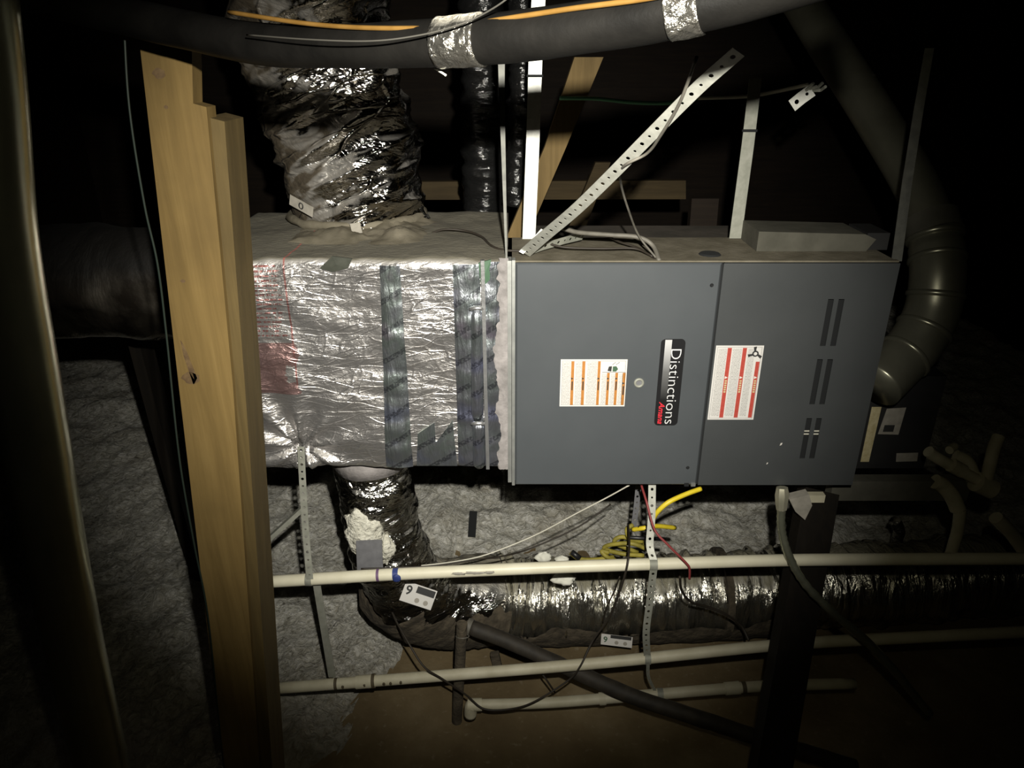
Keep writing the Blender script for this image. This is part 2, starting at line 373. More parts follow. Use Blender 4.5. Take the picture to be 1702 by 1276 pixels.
def px_spline(lst, n=8): return spline([P(*p) for p in lst], n)
def wire(name, lst, r, mat, label, cat='wire', seg=8, n=8, group=None):
    return tag(MB().tube(px_spline(lst, n), r, seg).build(name, mat, None, True), label, cat, group)
def perforated(mb, path, W, hole=.0045, pitch=.0254, T=.0007, big=True):
    """galvanised hanger strap with punched holes; path = list of points, W = half-width vector (or list of two to twist)"""
    pts = [V(p) for p in path]
    L = [0]
    for i in range(1, len(pts)): L.append(L[-1] + (pts[i] - pts[i - 1]).length)
    tot = L[-1]; n = max(1, int(tot / pitch))
    w0, w1 = (V(W[0]), V(W[1])) if isinstance(W, list) else (V(W), V(W))
    def at(s):
        s = min(max(s, 0), tot); i = 1
        while i < len(L) - 1 and L[i] < s: i += 1
        t = (s - L[i - 1]) / max(1e-9, L[i] - L[i - 1]); return pts[i - 1].lerp(pts[i], t), (pts[i] - pts[i - 1]).normalized()
    def q(s, v, side, ww):
        p, d = at(s); w = w0.lerp(w1, s / tot); nn = d.cross(w).normalized()
        return p + w * (v) + nn * (T / 2 * side)
    st = tot / n; hw = w0.length
    for k in range(n):
        c = (k + .5) * st; h = hole * (1.0 if (k % 2 == 0 or not big) else .72)
        outer = [(-st / 2, -1), (0, -1), (st / 2, -1), (st / 2, 0), (st / 2, 1), (0, 1), (-st / 2, 1), (-st / 2, 0)]
        ang = [math.atan2(b * hw, a) if True else 0 for a, b in outer]
        inner = [(h * math.cos(2 * math.pi * (i * .125) - math.pi * .75), h * math.sin(2 * math.pi * (i * .125) - math.pi * .75) / hw) for i in range(8)]
        vs = []
        for side in (1, -1):
            vs += [q(c + a, b, side, 0) for a, b in outer] + [q(c + a, b, side, 0) for a, b in inner]
        fs = []
        for i in range(8):
            j = (i + 1) % 8
            fs += [(i, j, 8 + j, 8 + i), (16 + j, 16 + i, 24 + i, 24 + j), (8 + i, 8 + j, 24 + j, 24 + i)]
            if outer[i][1] == outer[j][1] and abs(outer[i][1]) == 1: fs.append((j, i, 16 + i, 16 + j))
        if k == 0: fs += [(6, 7, 23, 22), (7, 0, 16, 23)]
        if k == n - 1: fs += [(2, 3, 19, 18), (3, 4, 20, 19)]
        mb.add(vs, fs)
    return mb
def flat_strip(mb, path, W, T=.002):
    pts = [V(p) for p in path]; w0, w1 = (V(W[0]), V(W[1])) if isinstance(W, list) else (V(W), V(W)); n = len(pts)
    vs = []
    for i, p in enumerate(pts):
        d = (pts[min(i + 1, n - 1)] - pts[max(i - 1, 0)]).normalized(); w = w0.lerp(w1, i / (n - 1)); nn = d.cross(w).normalized() * (T / 2)
        vs += [p - w + nn, p + w + nn, p + w - nn, p - w - nn]
    fs = [(0, 1, 2, 3), (4 * n - 1, 4 * n - 2, 4 * n - 3, 4 * n - 4)]
    for i in range(n - 1):
        for k in range(4): fs.append((4 * i + k, 4 * i + (k + 1) % 4, 4 * i + 4 + (k + 1) % 4, 4 * i + 4 + k))
    return mb.add(vs, fs)
def text_mesh(body, shear=0.0, offset=0.0):
    cu = bpy.data.curves.new('txt', 'FONT'); cu.body = body; cu.shear = shear; cu.offset = offset; cu.extrude = 0.0; cu.resolution_u = 3
    o = bpy.data.objects.new('txt', cu); COL.objects.link(o)
    me = bpy.data.meshes.new_from_object(o.evaluated_get(bpy.context.evaluated_depsgraph_get()))
    vs = [v.co.copy() for v in me.vertices]; fs = [list(p.vertices) for p in me.polygons]
    bpy.data.objects.remove(o); bpy.data.curves.remove(cu); bpy.data.meshes.remove(me)
    return vs, fs
def lettering(body, origin, right, up, length, height, shear=0.0, offset=0.0, T=.0006):
    """letters as thin raised print; origin is the lower left corner of the word"""
    vs, fs = text_mesh(body, shear, offset)
    x0 = min(v.x for v in vs); x1 = max(v.x for v in vs); y0 = min(v.y for v in vs); y1 = max(v.y for v in vs)
    r = V(right).normalized(); u = V(up).normalized(); nn = r.cross(u)
    mb = MB(); n = len(vs)
    pts = [V(origin) + r * ((v.x - x0) / (x1 - x0) * length) + u * ((v.y - y0) / (y1 - y0) * height) for v in vs]
    mb.add([p + nn * T for p in pts], fs)
    return mb
def fbm(p, o=4): return noise.fractal(p, 1.0, 2.0, o)

# ------------------------------------------------------------------ the setting
def floor_z(x, y): return .012 * fbm(V((x * 1.5, y * 1.5, 0))) + .006 * fbm(V((x * 7, y * 7, 3)))
struct(MB().grid(lambda u, v: V((-3.2 + 6.7 * u, -.6 + 6.4 * v, floor_z(-3.2 + 6.7 * u, -.6 + 6.4 * v))), 180, 160).build('floor', 'floor', None, True))
struct(MB().box(-3.2, 3.5, 5.8, 5.9, -.05, 3.5).build('wall_back', 'roof'))
struct(MB().box(-3.3, -3.2, -.6, 5.9, -.05, 3.5).build('wall_left', 'roof'))
struct(MB().box(3.5, 3.6, -.6, 5.9, -.05, 3.5).build('wall_right', 'roof'))
cl = MB().box(-3.3, 3.6, -.6, 5.9, 3.5, 3.56).build('ceiling', 'roof'); struct(cl)

# blown insulation: a lumpy blanket over the back of the floor
def ins_edge(x):
    e = 2.40 + .10 * fbm(V((x * 2.2, 5, 0)))
    if x < -.25: e = 2.40 - (min(-.25 - x, .38) / .38) * 1.15 + .22 * fbm(V((x * 6, 9, 0)), 6)
    return e
def ins_pt(u, v):
    x = -3.18 + 6.66 * u; e = ins_edge(x); y = e + (5.78 - e) * (v ** 1.7)
    t = min(1.0, (y - e) / .55)
    h = -.022 + .075 * t + .09 * max(0, min(1, (y - 2.6) / 1.2))
    p = V((x, y, 0))
    h += (.035 * fbm(p * 4) + .022 * fbm(p * 11) + .010 * fbm(p * 27, 2)) * (.55 + .45 * t)
    return V((x, y, max(h, -.04) + (0 if v > 0 else -.04)))
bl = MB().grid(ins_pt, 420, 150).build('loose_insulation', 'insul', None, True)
bl['kind'] = 'stuff'; tag(bl, 'lumpy grey blown insulation spread over the attic floor', 'insulation')

# ------------------------------------------------------------------ furnace (lying on its side, front towards us)
Y0 = 1.75
ZT, ZB = P(851, 437, Y0).z, P(851, 806, Y0).z
XR = .938
XS = .510
fur = thing('furnace', 'grey horizontal gas furnace with two front panels, badge and warning labels', 'furnace', (XR / 2, Y0 + .3, ZB))
bd = MB().box(.0, XR - .004, Y0 + .022, Y0 + .265, ZB + .002, ZT - .003).build('cabinet', 'paint', fur)
MB().box(.0, XR - .004, Y0 + .266, Y0 + .64, ZB + .002, ZT - .045).build('cabinet_rear', 'rear_top', fur)
MB().box(.0, XR - .002, Y0 + .012, Y0 + .268, ZT - .003, ZT + .001).build('top_sheet', 'dust_top', fur, label='dust-covered sheet metal top')
xl = P(857, 620, Y0).x
MB().box(.0, xl - .0015, Y0 + .002, Y0 + .03, ZB - .002, ZT + .006).build('corner_post', 'galv', fur, label='bright metal corner strip')
MB().box(.003, XR - .003, Y0 + .003, Y0 + .018, ZT + .001, ZT + .005).build('top_rail', 'dust_top', fur)
# blower panel with folded edge
def panel(x0, x1, z0, z1, mat, name):
    mb = MB(); e = .004; y1 = Y0 + .02
    a = [(x0, y1, z0), (x1, y1, z0), (x1, y1, z1), (x0, y1, z1)]
    b_ = [(x0, Y0 + e, z0), (x1, Y0 + e, z0), (x1, Y0 + e, z1), (x0, Y0 + e, z1)]
    c = [(x0 + e, Y0, z0 + e), (x1 - e, Y0, z0 + e), (x1 - e, Y0, z1 - e), (x0 + e, Y0, z1 - e)]
    mb.add(a + b_ + c, [(0, 3, 2, 1)] + [(i, (i + 1) % 4, 4 + (i + 1) % 4, 4 + i) for i in range(4)] + [(4 + i, 4 + (i + 1) % 4, 8 + (i + 1) % 4, 8 + i) for i in range(4)] + [(8, 9, 10, 11)])
    return mb.build(name, mat, fur)
p1 = panel(xl, XS - .0022, ZB, ZT - .001, 'paint', 'door_panel'); p1['label'] = 'wide grey blower door with badge'
# burner panel with six real slots
sx = [(.779, .7935), (.805, .8195)]
sz = [(P(851, 575, Y0).z, P(851, 497, Y0).z), (P(851, 672, Y0).z, P(851, 597, Y0).z), (P(851, 762, Y0).z, P(851, 695, Y0).z)]
xs = [XS + .0022, sx[0][0], sx[0][1], sx[1][0], sx[1][1], XR]
zs = [ZB, sz[2][0], sz[2][1], sz[1][0], sz[1][1], sz[0][0], sz[0][1], ZT - .001]
mb = MB()
for i in range(5):
    for j in range(7):
        if i in (1, 3) and j in (1, 3, 5): continue
        mb.box(xs[i], xs[i + 1], Y0 + .0005, Y0 + .0035, zs[j], zs[j + 1])
for (a0, a1, c0, c1) in ((xs[0], xs[0] + .004, zs[0], zs[-1]), (XR - .004, XR, zs[0], zs[-1]), (xs[0], XR, zs[0], zs[0] + .004), (xs[0], XR, zs[-1] - .004, zs[-1])):
    mb.box(a0, a1, Y0 + .0035, Y0 + .02, c0, c1)
p2 = mb.build('door_panel', 'paint_b', fur); p2['label'] = 'grey burner door with six vent slots'
MB().box(XS + .02, XR - .01, Y0 + .019, Y0 + .0215, ZB + .01, ZT - .01).build('slot_backing', 'gap', fur)
MB().box(XS - .0022, XS + .0022, Y0 + .006, Y0 + .02, ZB, ZT - .001).build('seam', 'gap', fur)
for (px, py, w, h) in ((1347, 716, .026, .003), (1347, 721, .026, .003)):
    c = P(px, py, Y0 + .006); MB().box(c.x - w, c.x + w, Y0 + .005, Y0 + .007, c.z - h / 2, c.z + h / 2).build('slot_wire', 'white_wire', p2)
for (px, py) in ((1183, 474), (1143, 777)):
    c = P(px, py, Y0); MB().disc((c.x, Y0 + .001, c.z), (0, -1, 0), .0055, .004, 10, .0035).build('screw', 'gap', p1)
for (px, py, r) in ((1298, 738, .0045), (1275, 770, .003)):
    c = P(px, py, Y0); mb = MB(); mb.prism([(c.x - r * .6, Y0 + .0004, c.z - r), (c.x + r * .5, Y0 + .0004, c.z - r * .4), (c.x + r * .8, Y0 + .0004, c.z + r * .9), (c.x - r * .2, Y0 + .0004, c.z + r * .7)], (0, -.0006, 0)); mb.build('paint_chip', 'white_print', p2)
c = P(1062, 636, Y0)
mb = MB(); ring = []
for k in range(20):
    a = 2 * math.pi * k / 20
    for r, y in ((.0135, Y0 + .0005), (.0125, Y0 - .004), (.008, Y0 - .004), (.007, Y0 + .0005)): ring.append((c.x + r * math.cos(a), y, c.z + r * math.sin(a)))
mb.add(ring, [(4 * k + i, 4 * k + i + 1, 4 * ((k + 1) % 20) + i + 1, 4 * ((k + 1) % 20) + i) for k in range(20) for i in range(3)])
sg = mb.build('sight_glass', 'strap_dull', p1, True); MB().disc((c.x, Y0 + .0002, c.z), (0, -1, 0), .0075, .0008, 14).build('lens', 'grey_tape', p1)
for px in (1141, 1152):
    c = P(px, 803, Y0); MB().box(c.x - .006, c.x + .006, Y0 - .004, Y0 + .004, ZB - .002, ZB + .007).build('latch', 'gap' if px == 1141 else 'galv', p1)

def face_rect(pts):
    q = [P(px, py, Y0) for px, py in pts]
    return (min(q[0].x, q[3].x) + max(q[0].x, q[3].x)) / 2, (q[1].x + q[2].x) / 2, (q[2].z + q[3].z) / 2, (q[0].z + q[1].z) / 2
def decal(x0, x1, z0, z1, lvl, mat, name, parent, T=.0004):
    return MB().box(x0, x1, Y0 - lvl - T, Y0 - lvl + .0003, z0, z1).build(name, mat, parent)
# badge
bx0, bx1, bz0, bz1 = face_rect([(1099, 563), (1139, 563), (1126, 706), (1087, 706)])
def rounded(x0, x1, z0, z1, r, y):
    out = []
    for (cx, cz, a0) in ((x1 - r, z1 - r, 0), (x0 + r, z1 - r, 90), (x0 + r, z0 + r, 180), (x1 - r, z0 + r, 270)):
        for k in range(6):
            a = math.radians(a0 + 18 * k); out.append((cx + r * math.cos(a), y, cz + r * math.sin(a)))
    return out
badge = MB().prism(rounded(bx0, bx1, bz0, bz1, .011, Y0 + .0004), (0, -.003, 0)).build('badge', 'black', p1)
badge['label'] = 'black rounded name badge with silver lettering'
bw = bx1 - bx0; bh = bz1 - bz0
MB().box(bx0 + bw * .16, bx0 + bw * .44, Y0 - .0032, Y0 - .0024, bz0 + bh * .27, bz1 - .0015).build('silver_fade', 'badge_strip', badge)
DN = (0, 0, -1); RT = (1, 0, 0)
lettering('Distinctions', (bx0 + bw * .44, Y0 - .0028, bz1 - bh * .11), DN, RT, bh * .87, bw * .42, 0, -.013).build('lettering', 'silver_print', badge, label='silver word Distinctions')
lettering('Amana', (bx0 + bw * .13, Y0 - .0028, bz0 + bh * .285), DN, RT, bh * .265, bw * .25, .35, .012).build('lettering', 'red_print', badge, label='red slanted brand word')
# orange-striped warning label
x0, x1, z0, z1 = face_rect([(933, 597), (1043, 597), (1038, 675), (929, 675)])
wl = decal(x0, x1, z0, z1, .0003, 'plain_paper', 'warning_label', p1); wl['label'] = 'white warning label with orange stripes'
W = x1 - x0; H = z1 - z0
def dashes(parent, xc, zt, n, L, w, mat):
    for k in range(n): MB().box(xc - w / 2, xc + w / 2, Y0 - .0016, Y0 - .0012, zt - L * (k + .8) / n, zt - L * k / n).build('print_mark', mat, parent)
def blocks(parent, a, b, za, zb):
    MB().box(x0 + W * a, x0 + W * b, Y0 - .0011, Y0 - .0006, z0 + H * za, z0 + H * zb).build('small_print', 'label_paper', parent)
cols = [(.165, .21, 1.0), (.335, .385, 1.0), (.57, .61, 1.0), (.715, .755, .72), (.84, .875, .72), (.965, .99, .72)]
for (a, b) in ((.03, .155), (.225, .325), (.40, .555)): blocks(wl, a, b, .05, .95)
for (a, b) in ((.625, .705), (.765, .83), (.885, .945)): blocks(wl, a, b, .05, .70)
for i, (a, b, t) in enumerate(((.16, .205, .96), (.325, .37, .96), (.56, .60, .96), (.705, .745, .72), (.83, .87, .72), (.94, .985, .72))):
    st = MB().box(x0 + W * a, x0 + W * b, Y0 - .0011, Y0 - .0006, z0 + H * .03, z0 + H * t).build('stripe', 'orange', wl)
    xc = x0 + W * (a + b) / 2; zc = z0 + H * (.60 if i < 5 else .5); s_ = .0030
    MB().prism([(xc - s_, Y0 - .0011, zc - s_), (xc + s_, Y0 - .0011, zc), (xc - s_, Y0 - .0011, zc + s_)], (0, -.0004, 0)).build('alert_triangle', 'dark_print', st)
    MB().box(xc - .0015, xc + .0015, Y0 - .0014, Y0 - .0011, zc - .033, zc - .008).build('print_mark', 'dark_print', st)
def outline(x0_, x1_, z0_, z1_, t, parent):
    mb = MB()
    for (a0, a1, c0, c1) in ((x0_, x1_, z1_ - t, z1_), (x0_, x1_, z0_, z0_ + t), (x0_, x0_ + t, z0_, z1_), (x1_ - t, x1_, z0_, z1_)): mb.box(a0, a1, Y0 - .0011, Y0 - .0006, c0, c1)
    mb.build('border', 'grey_tape', parent)
outline(x0 + .004, x1 - .004, z0 + .004, z1 - .004, .0007, wl)
mb = MB()
mb.box(x0 + W * .63, x1 - W * .02, Y0 - .0011, Y0 - .0006, z0 + H * .725, z0 + H * .735); mb.build('print_line', 'grey_tape', wl)
cx = x0 + W * .79; cz = z0 + H * .80
pic = MB().prism([(cx - .014, Y0 - .0006, cz - .005), (cx - .004, Y0 - .0006, cz - .007), (cx - .003, Y0 - .0006, cz + .008), (cx - .011, Y0 - .0006, cz + .007)], (0, -.0005, 0)).build('shock_pictogram', 'dark_print', wl)
MB().prism([(cx - .001, Y0 - .0006, cz - .007), (cx + .008, Y0 - .0006, cz - .007), (cx + .013, Y0 - .0006, cz), (cx + .008, Y0 - .0006, cz + .008), (cx - .001, Y0 - .0006, cz + .007)], (0, -.0005, 0)).build('pictogram_glove', 'green_print', pic)
zz = [V((cx - .002, Y0 - .001, cz + .012)), V((cx + .006, Y0 - .001, cz + .019)), V((cx + .007, Y0 - .001, cz + .012)), V((cx + .016, Y0 - .001, cz + .019))]
MB().tube(zz, .0006, 4).build('pictogram_bolt', 'dark_print', pic)
# red-striped warning label
x0, x1, z0, z1 = face_rect([(1192, 574), (1272, 574), (1250, 697), (1174, 697)])
wl2 = decal(x0, x1, z0, z1, .0003, 'plain_paper', 'warning_label', p2); wl2['label'] = 'white warning label with three red stripes'
W = x1 - x0; H = z1 - z0
blocks(wl2, .06, .24, .05, .96); blocks(wl2, .36, .55, .05, .96); blocks(wl2, .68, .82, .05, .96)
outline(x0 + .004, x1 - .004, z0 + .004, z1 - .004, .0007, wl2)
for i, (a, b, t) in enumerate(((.25, .335, .97), (.565, .65, .97), (.875, .955, .79))):
    st = MB().box(x0 + W * a, x0 + W * b, Y0 - .0011, Y0 - .0006, z0 + H * .03, z0 + H * t).build('stripe', 'red_stripe', wl2)
    xc = x0 + W * (a + b) / 2; zc = z0 + H * .58; s_ = .0038
    MB().prism([(xc - s_, Y0 - .0011, zc - s_), (xc + s_, Y0 - .0011, zc), (xc - s_, Y0 - .0011, zc + s_)], (0, -.0004, 0)).build('alert_triangle', 'white_print', st)
    for k in range(6): MB().box(xc - .0028, xc + .0028, Y0 - .0014, Y0 - .0011, zc - .0115 - k * .0062, zc - .0075 - k * .0062).build('print_mark', 'tan_label', st)
cx = x0 + W * .84; cz = z0 + H * .895
ring = []; mb = MB()
for k in range(14):
    a = 2 * math.pi * k / 14
    for r in (.0085, .0045): ring.append((cx + r * math.cos(a), Y0 - .0012, cz + r * math.sin(a)))
mb.add(ring, [(2 * k, 2 * k + 1, 2 * ((k + 1) % 14) + 1, 2 * ((k + 1) % 14)) for k in range(14)])
fanp = mb.build('fan_pictogram', 'dark_print', wl2)
for a in (200, 100, 330):
    a = math.radians(a); d = V((math.cos(a), 0, math.sin(a))); s_ = V((-math.sin(a), 0, math.cos(a))); c0 = V((cx, Y0 - .0008, cz))
    MB().prism([c0 + d * .007 - s_ * .002, c0 + d * .019 - s_ * .005, c0 + d * .019 + s_ * .003, c0 + d * .007 + s_ * .003], (0, -.0005, 0)).build('fan_blade', 'dark_print', fanp)
# knockout plug on the top sheet
c = P(1180, 420, 1.83); c.z = ZT + .001
MB().disc(c, (0, 0, 1), .028, .004, 20, .024).build('knockout_plug', 'gap', fur, 'auto')

# junction slab on the furnace top
mb = MB(); a = P(1252, 392, 1.90).x; b2 = P(1432, 392, 1.90).x
mb.prism([(a, 1.86, ZT + .0015), (b2, 1.86, ZT + .0015), (b2 + .02, 1.86, ZT + .032), (b2 - .01, 1.86, ZT + .045), (a, 1.86, ZT + .052)], (0, .14, 0))
tag(mb.build('cover_box', 'slab'), 'low dusty grey metal box lying on the furnace top', 'box')
tag(MB().box(b2 + .003, b2 + .06, 1.875, 1.99, ZT + .0015, ZT + .045).build('junction_block', 'black_box'), 'small black block at the right end of the furnace top', 'block')

# ------------------------------------------------------------------ foil-wrapped plenum left of the furnace
PX0, PX1, PY1 = -.80, -.012, 2.36
PZT, PZB = ZT + .006, P(851, 782, Y0).z
SP = P(500, 748, Y0)
def pdisp(x, z):
    p = V((x, 0, z))
    d = .010 * fbm(p * 3.5) + .0045 * fbm(V((x * 7, 1, z * 22)), 3)
    dx, dz = x - SP.x, z - SP.z; r = math.hypot(dx, dz)
    d += .016 * math.exp(-r / .13) * math.sin(9 * math.atan2(dz, dx)) - .010 * math.exp(-(r / .04) ** 2)
    e = min(1, (x - PX0) / .05, (PX1 - x) / .05)
    return d * max(0, e)
def section(n=34):
    """rounded rectangle in y, z with outward normals"""
    r = .022; out = []
    y0, y1, z0, z1 = Y0 + .008, PY1, PZB, PZT
    def seg(a, b, k, nn):
        for i in range(k): out.append((a[0] + (b[0] - a[0]) * i / k, a[1] + (b[1] - a[1]) * i / k, nn))
    def arc(c, a0, k=5):
        for i in range(k):
            a = math.radians(a0 + 90 * i / k); out.append((c[0] + r * math.cos(a), c[1] + r * math.sin(a), (math.cos(a), math.sin(a))))
    seg((y0, z1 - r), (y0, z0 + r), 56, (-1, 0)); arc((y0 + r, z0 + r), 180); seg((y0 + r, z0), (y1 - r, z0), 12, (0, -1)); arc((y1 - r, z0 + r), 270)
    seg((y1, z0 + r), (y1, z1 - r), 12, (1, 0)); arc((y1 - r, z1 - r), 0); seg((y1 - r, z1), (y0 + r, z1), 30, (0, 1)); arc((y0 + r, z1 - r), 90)
    return out
SEC = section(); ns = len(SEC); NX = 110
mb = MB(); vs = []
for i in range(NX + 1):
    x = PX0 + (PX1 - PX0) * i / NX
    for (y, z, nn) in SEC:
        if nn[0] < -.5: d = pdisp(x, z)
        else: d = .008 * fbm(V((x * 6, y * 6, z * 6))) * min(1, i / 4, (NX - i) / 4)
        vs.append(V((x, y + nn[0] * d, z + nn[1] * d)))
fs = [(i * ns + k, i * ns + (k + 1) % ns, (i + 1) * ns + (k + 1) % ns, (i + 1) * ns + k) for i in range(NX) for k in range(ns)]
fs += [list(range(ns)), [NX * ns + k for k in range(ns - 1, -1, -1)]]
mb.add(vs, fs)
plen = thing('supply_plenum', 'large square duct box wrapped in crinkled silver foil beside the furnace', 'duct', ((PX0 + PX1) / 2, 2.05, PZB))
mb.build('foil_wrap', 'plenum_foil', plen, True)
def on_face(px0, px1, py, lift): return None
def strip(tl, tr, bl_, br, mat, name, nu=5, nv=60, lift=.004, jag=0, par=None, label=None):
    """band stuck to the plenum front between four pixel corners"""
    A, B, C, D = [P(p[0], p[1], Y0) for p in (tl, tr, bl_, br)]
    rnd = [random.uniform(-1, 1) for _ in range(nv + 1)]
    def fn(u, v):
        a = A.lerp(C, v); b_ = B.lerp(D, v); uu = u
        if jag: a = a + V((jag * fbm(V((3.3, v * 9, jag * 77))), 0, 0)) * 1.0
        p = a.lerp(b_, uu)
        cr = .0025 * math.sin(u * math.pi) + .0012 * fbm(V((u * 3, v * 14, jag)))
        return V((p.x, Y0 + .008 - pdisp(min(max(p.x, PX0), PX1), p.z) - lift * (1 if 0 < u < 1 else .3) - cr, p.z))
    return MB().grid(fn, nu, nv).build(name, mat, par or plen, True, label)
strip((630, 442), (664, 442), (641, 778), (686, 778), 'tape', 'tape_strip')
strip((752, 440), (797, 440), (762, 776), (806, 776), 'tape_b', 'tape_strip')
strip((803, 436), (830, 436), (806, 776), (838, 774), 'tape_b', 'tape_strip', lift=.003)
def patch(poly, mat, name, lift=.004, jit=.0):
    q = [P(px, py, Y0) for px, py in poly]
    c = sum(q, V()) / len(q); mb = MB(); n = len(q)
    pts = [V((p.x, Y0 + .008 - pdisp(min(p.x, PX1), p.z) - lift, p.z)) for p in q]
    cc = V((c.x, Y0 + .008 - pdisp(min(c.x, PX1), c.z) - lift - .002, c.z))
    back = [p + V((0, .006, 0)) for p in pts]
    mb.add(pts + [cc] + back, [(i, (i + 1) % n, n) for i in range(n)] + [(i, n + 1 + i, n + 1 + (i + 1) % n, (i + 1) % n) for i in range(n)])
    return mb.build(name, mat, plen, False)
patch([(692, 776), (694, 722), (722, 703), (724, 740), (752, 700), (760, 776)], 'tape', 'tape_patch')
patch([(530, 447), (552, 426), (585, 430), (578, 446), (553, 453)], 'patch_dark', 'dark_patch', .008)
patch([(795, 438), (816, 432), (814, 465), (800, 480)], 'green_print', 'print_patch', .006)
# drive cleats under foil
for (a, b_) in (((782, 510), (805, 697)), ((784, 700), (808, 776))):
    A, B = P(a[0], a[1], Y0), P(b_[0], b_[1], Y0); A2 = P((a[0] + a[0] + 23) / 2, a[1], Y0); B2 = P((b_[0] * 2 - 23) / 2, b_[1], Y0)
    n = 16; pts = [A2.lerp(B2, i / n) for i in range(n + 1)]
    pts = [V((p.x, Y0 - .001 - .002 * fbm(V((0, p.z * 20, 0))), p.z)) for p in pts]
    MB().tube(pts, [.006] + [.0165] * (n - 1) + [.010], 12, True).build('cleat_bulge', 'tape_b', plen, True)
    MB().tube([pts[0] + V((-.017, -.010, -.002)), pts[0] + V((-.008, -.016, .003)), pts[0] + V((.008, -.016, .003)), pts[0] + V((.017, -.010, -.002))], .0055, 8).build('cleat_cap', 'cleat', plen, True)
mb = MB(); flat_strip(mb, [P(802, 432, Y0 - .012), P(804, 505, Y0 - .012), P(807, 640, Y0 - .014), P(811, 778, Y0 - .012)], V((.0045, 0, 0)), .012); mb.build('drive_cleat', 'cleat', plen)
# white mastic along the joint, ragged
def mast(u, v):
    py = 428 + 350 * v; l = 829 + 7 * fbm(V((1, v * 9, 0))) + 4 * fbm(V((1, v * 36, 2))) - 9 * math.exp(-((v - .45) / .12) ** 2); r = 845
    p = P(l + (r - l) * u, py, Y0); return V((p.x, Y0 - .003 - .004 * math.sin(u * math.pi * .8) - .003 * fbm(V((u * 4, v * 30, 1))), p.z))
MB().grid(mast, 6, 90).build('mastic_seam', 'mastic', plen, True, 'ragged white sealant along the furnace joint')
MB().box(-.011, -.001, Y0 - .010, Y0 + .03, ZB + .015, ZT + .008).build('joint_flange', 'galv', plen)
# dusty lumps of sealant on top around the round duct
def lump(u, v):
    x = P(478, 395, 2.0).x + (P(722, 395, 2.0).x - P(478, 395, 2.0).x) * u; y = 1.93 + .28 * v
    e = min(u, 1 - u, v * 1.2, 1) * 4; e = max(0, min(1, e))
    return V((x, y, PZT - .004 + e * (.020 + .020 * fbm(V((x * 9, y * 9, 0))) + .008 * fbm(V((x * 30, y * 30, 0))))))
MB().grid(lump, 60, 24).build('top_sealant', 'dust_top', plen, True)

# ------------------------------------------------------------------ round foil duct rising from the plenum
base = V((P(598, 392, 2.27).x, 2.27, PZT)); 
rp = [base + V((0, 0, -.01)), P(594, 340, 2.27), P(578, 250, 2.27), P(556, 170, 2.27), P(532, 95, 2.25), P(515, 20, 2.20), P(505, -60, 2.1), P(500, -160, 2.0)]
def rdisp(q, L, a):
    p = V((q.x, q.y, q.z)); s_ = q.z - .35 * q.x
    f1 = 1 - abs(2.2 * noise.noise(V((q.x * 2.2 + q.y * 2.2, a * .7, s_ * 9)))); f2 = 1 - abs(2.2 * noise.noise(V((q.x * 5, q.y * 5 + 7, s_ * 19))))
    return .020 * f1 + .009 * f2 - .015 + .008 * math.sin(s_ * 58 + 3 * fbm(p * 3)) * (0.5 + .5 * fbm(V((a * 1.3, q.z * 3, 0)) )) + .022 * fbm(p * 4) + .007 * fbm(V((q.x * 12, q.y * 12, s_ * 40)), 3)
path = spline(rp, 34); nR = len(path)
rr = [.205 if i > 3 else .19 + .005 * i for i in range(nR)]
rd = thing('round_flex_duct', 'fat wrinkled silver foil duct rising from the plenum top', 'duct', base)
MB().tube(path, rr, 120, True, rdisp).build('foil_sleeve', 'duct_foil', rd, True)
mb = MB(); ringp = [base + V((.198 * math.cos(2 * math.pi * k / 40), .198 * math.sin(2 * math.pi * k / 40), .012 + .006 * fbm(V((k * .9, 0, 0))))) for k in range(41)]
mb.tube(ringp, [.013 + .005 * fbm(V((k * .7, 4, 0))) for k in range(41)], 8, False).build('base_sealant', 'dust_top', rd, True, 'dusty sealant ring')
def small_tag(name, c, right, up, w, h, mat, text, parent, tw=.6, mat_t='dark_print'):
    r = V(right).normalized(); u = V(up); u = (u - r * u.dot(r)).normalized(); n = r.cross(u); c = V(c)
    q = [c - r * w / 2 - u * h / 2, c + r * w / 2 - u * h / 2, c + r * w / 2 + u * h / 2, c - r * w / 2 + u * h / 2]
    t = MB().prism(q, n * .0012).build(name, mat, parent)
    if text:
        lettering(text, c - r * w * tw / 2 - u * h * .33 + n * .0014, r, u, w * tw, h * .66, 0, .01).build('lettering', mat_t, t)
    return t
small_tag('paper_tag', P(501, 342, 2.06), P(530, 358, 2.03) - P(480, 330, 2.08), (0, -.1, 1), .085, .030, 'grey_label', '0', rd, .22)
small_tag('paper_tag', P(592, 379, 2.03), P(600, 376, 2.03) - P(580, 379, 2.03), (0, -.1, 1), .028, .03, 'grey_label', None, rd)

# foil flex duct leaving to the left behind the post
fl = px_spline([(330, 470, 2.05), (240, 470, 2.06), (150, 468, 2.08), (40, 470, 2.12), (-120, 480, 2.2)], 16)
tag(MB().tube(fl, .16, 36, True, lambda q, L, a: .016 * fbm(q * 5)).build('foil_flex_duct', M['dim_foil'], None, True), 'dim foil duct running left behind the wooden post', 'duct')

# ------------------------------------------------------------------ wooden post, made of two boards
YP = 1.22
post = thing('wooden_post', 'double pine board post standing in front of the foil plenum', 'post', (P(400, 1276, YP).x, YP, .0))
A = [(224, 30), (319, 50), (321, 172), (343, 178), (352, 330), (375, 480), (390, 640), (413, 958), (430, 1276)]
Lf = [(372, 1276), (345, 958), (297, 640), (262, 400), (245, 200)]
foot = P(436, 1420, YP); foot2 = P(392, 1420, YP)
def post_poly(lst, Y): return [P(px, py, Y) for px, py in lst]
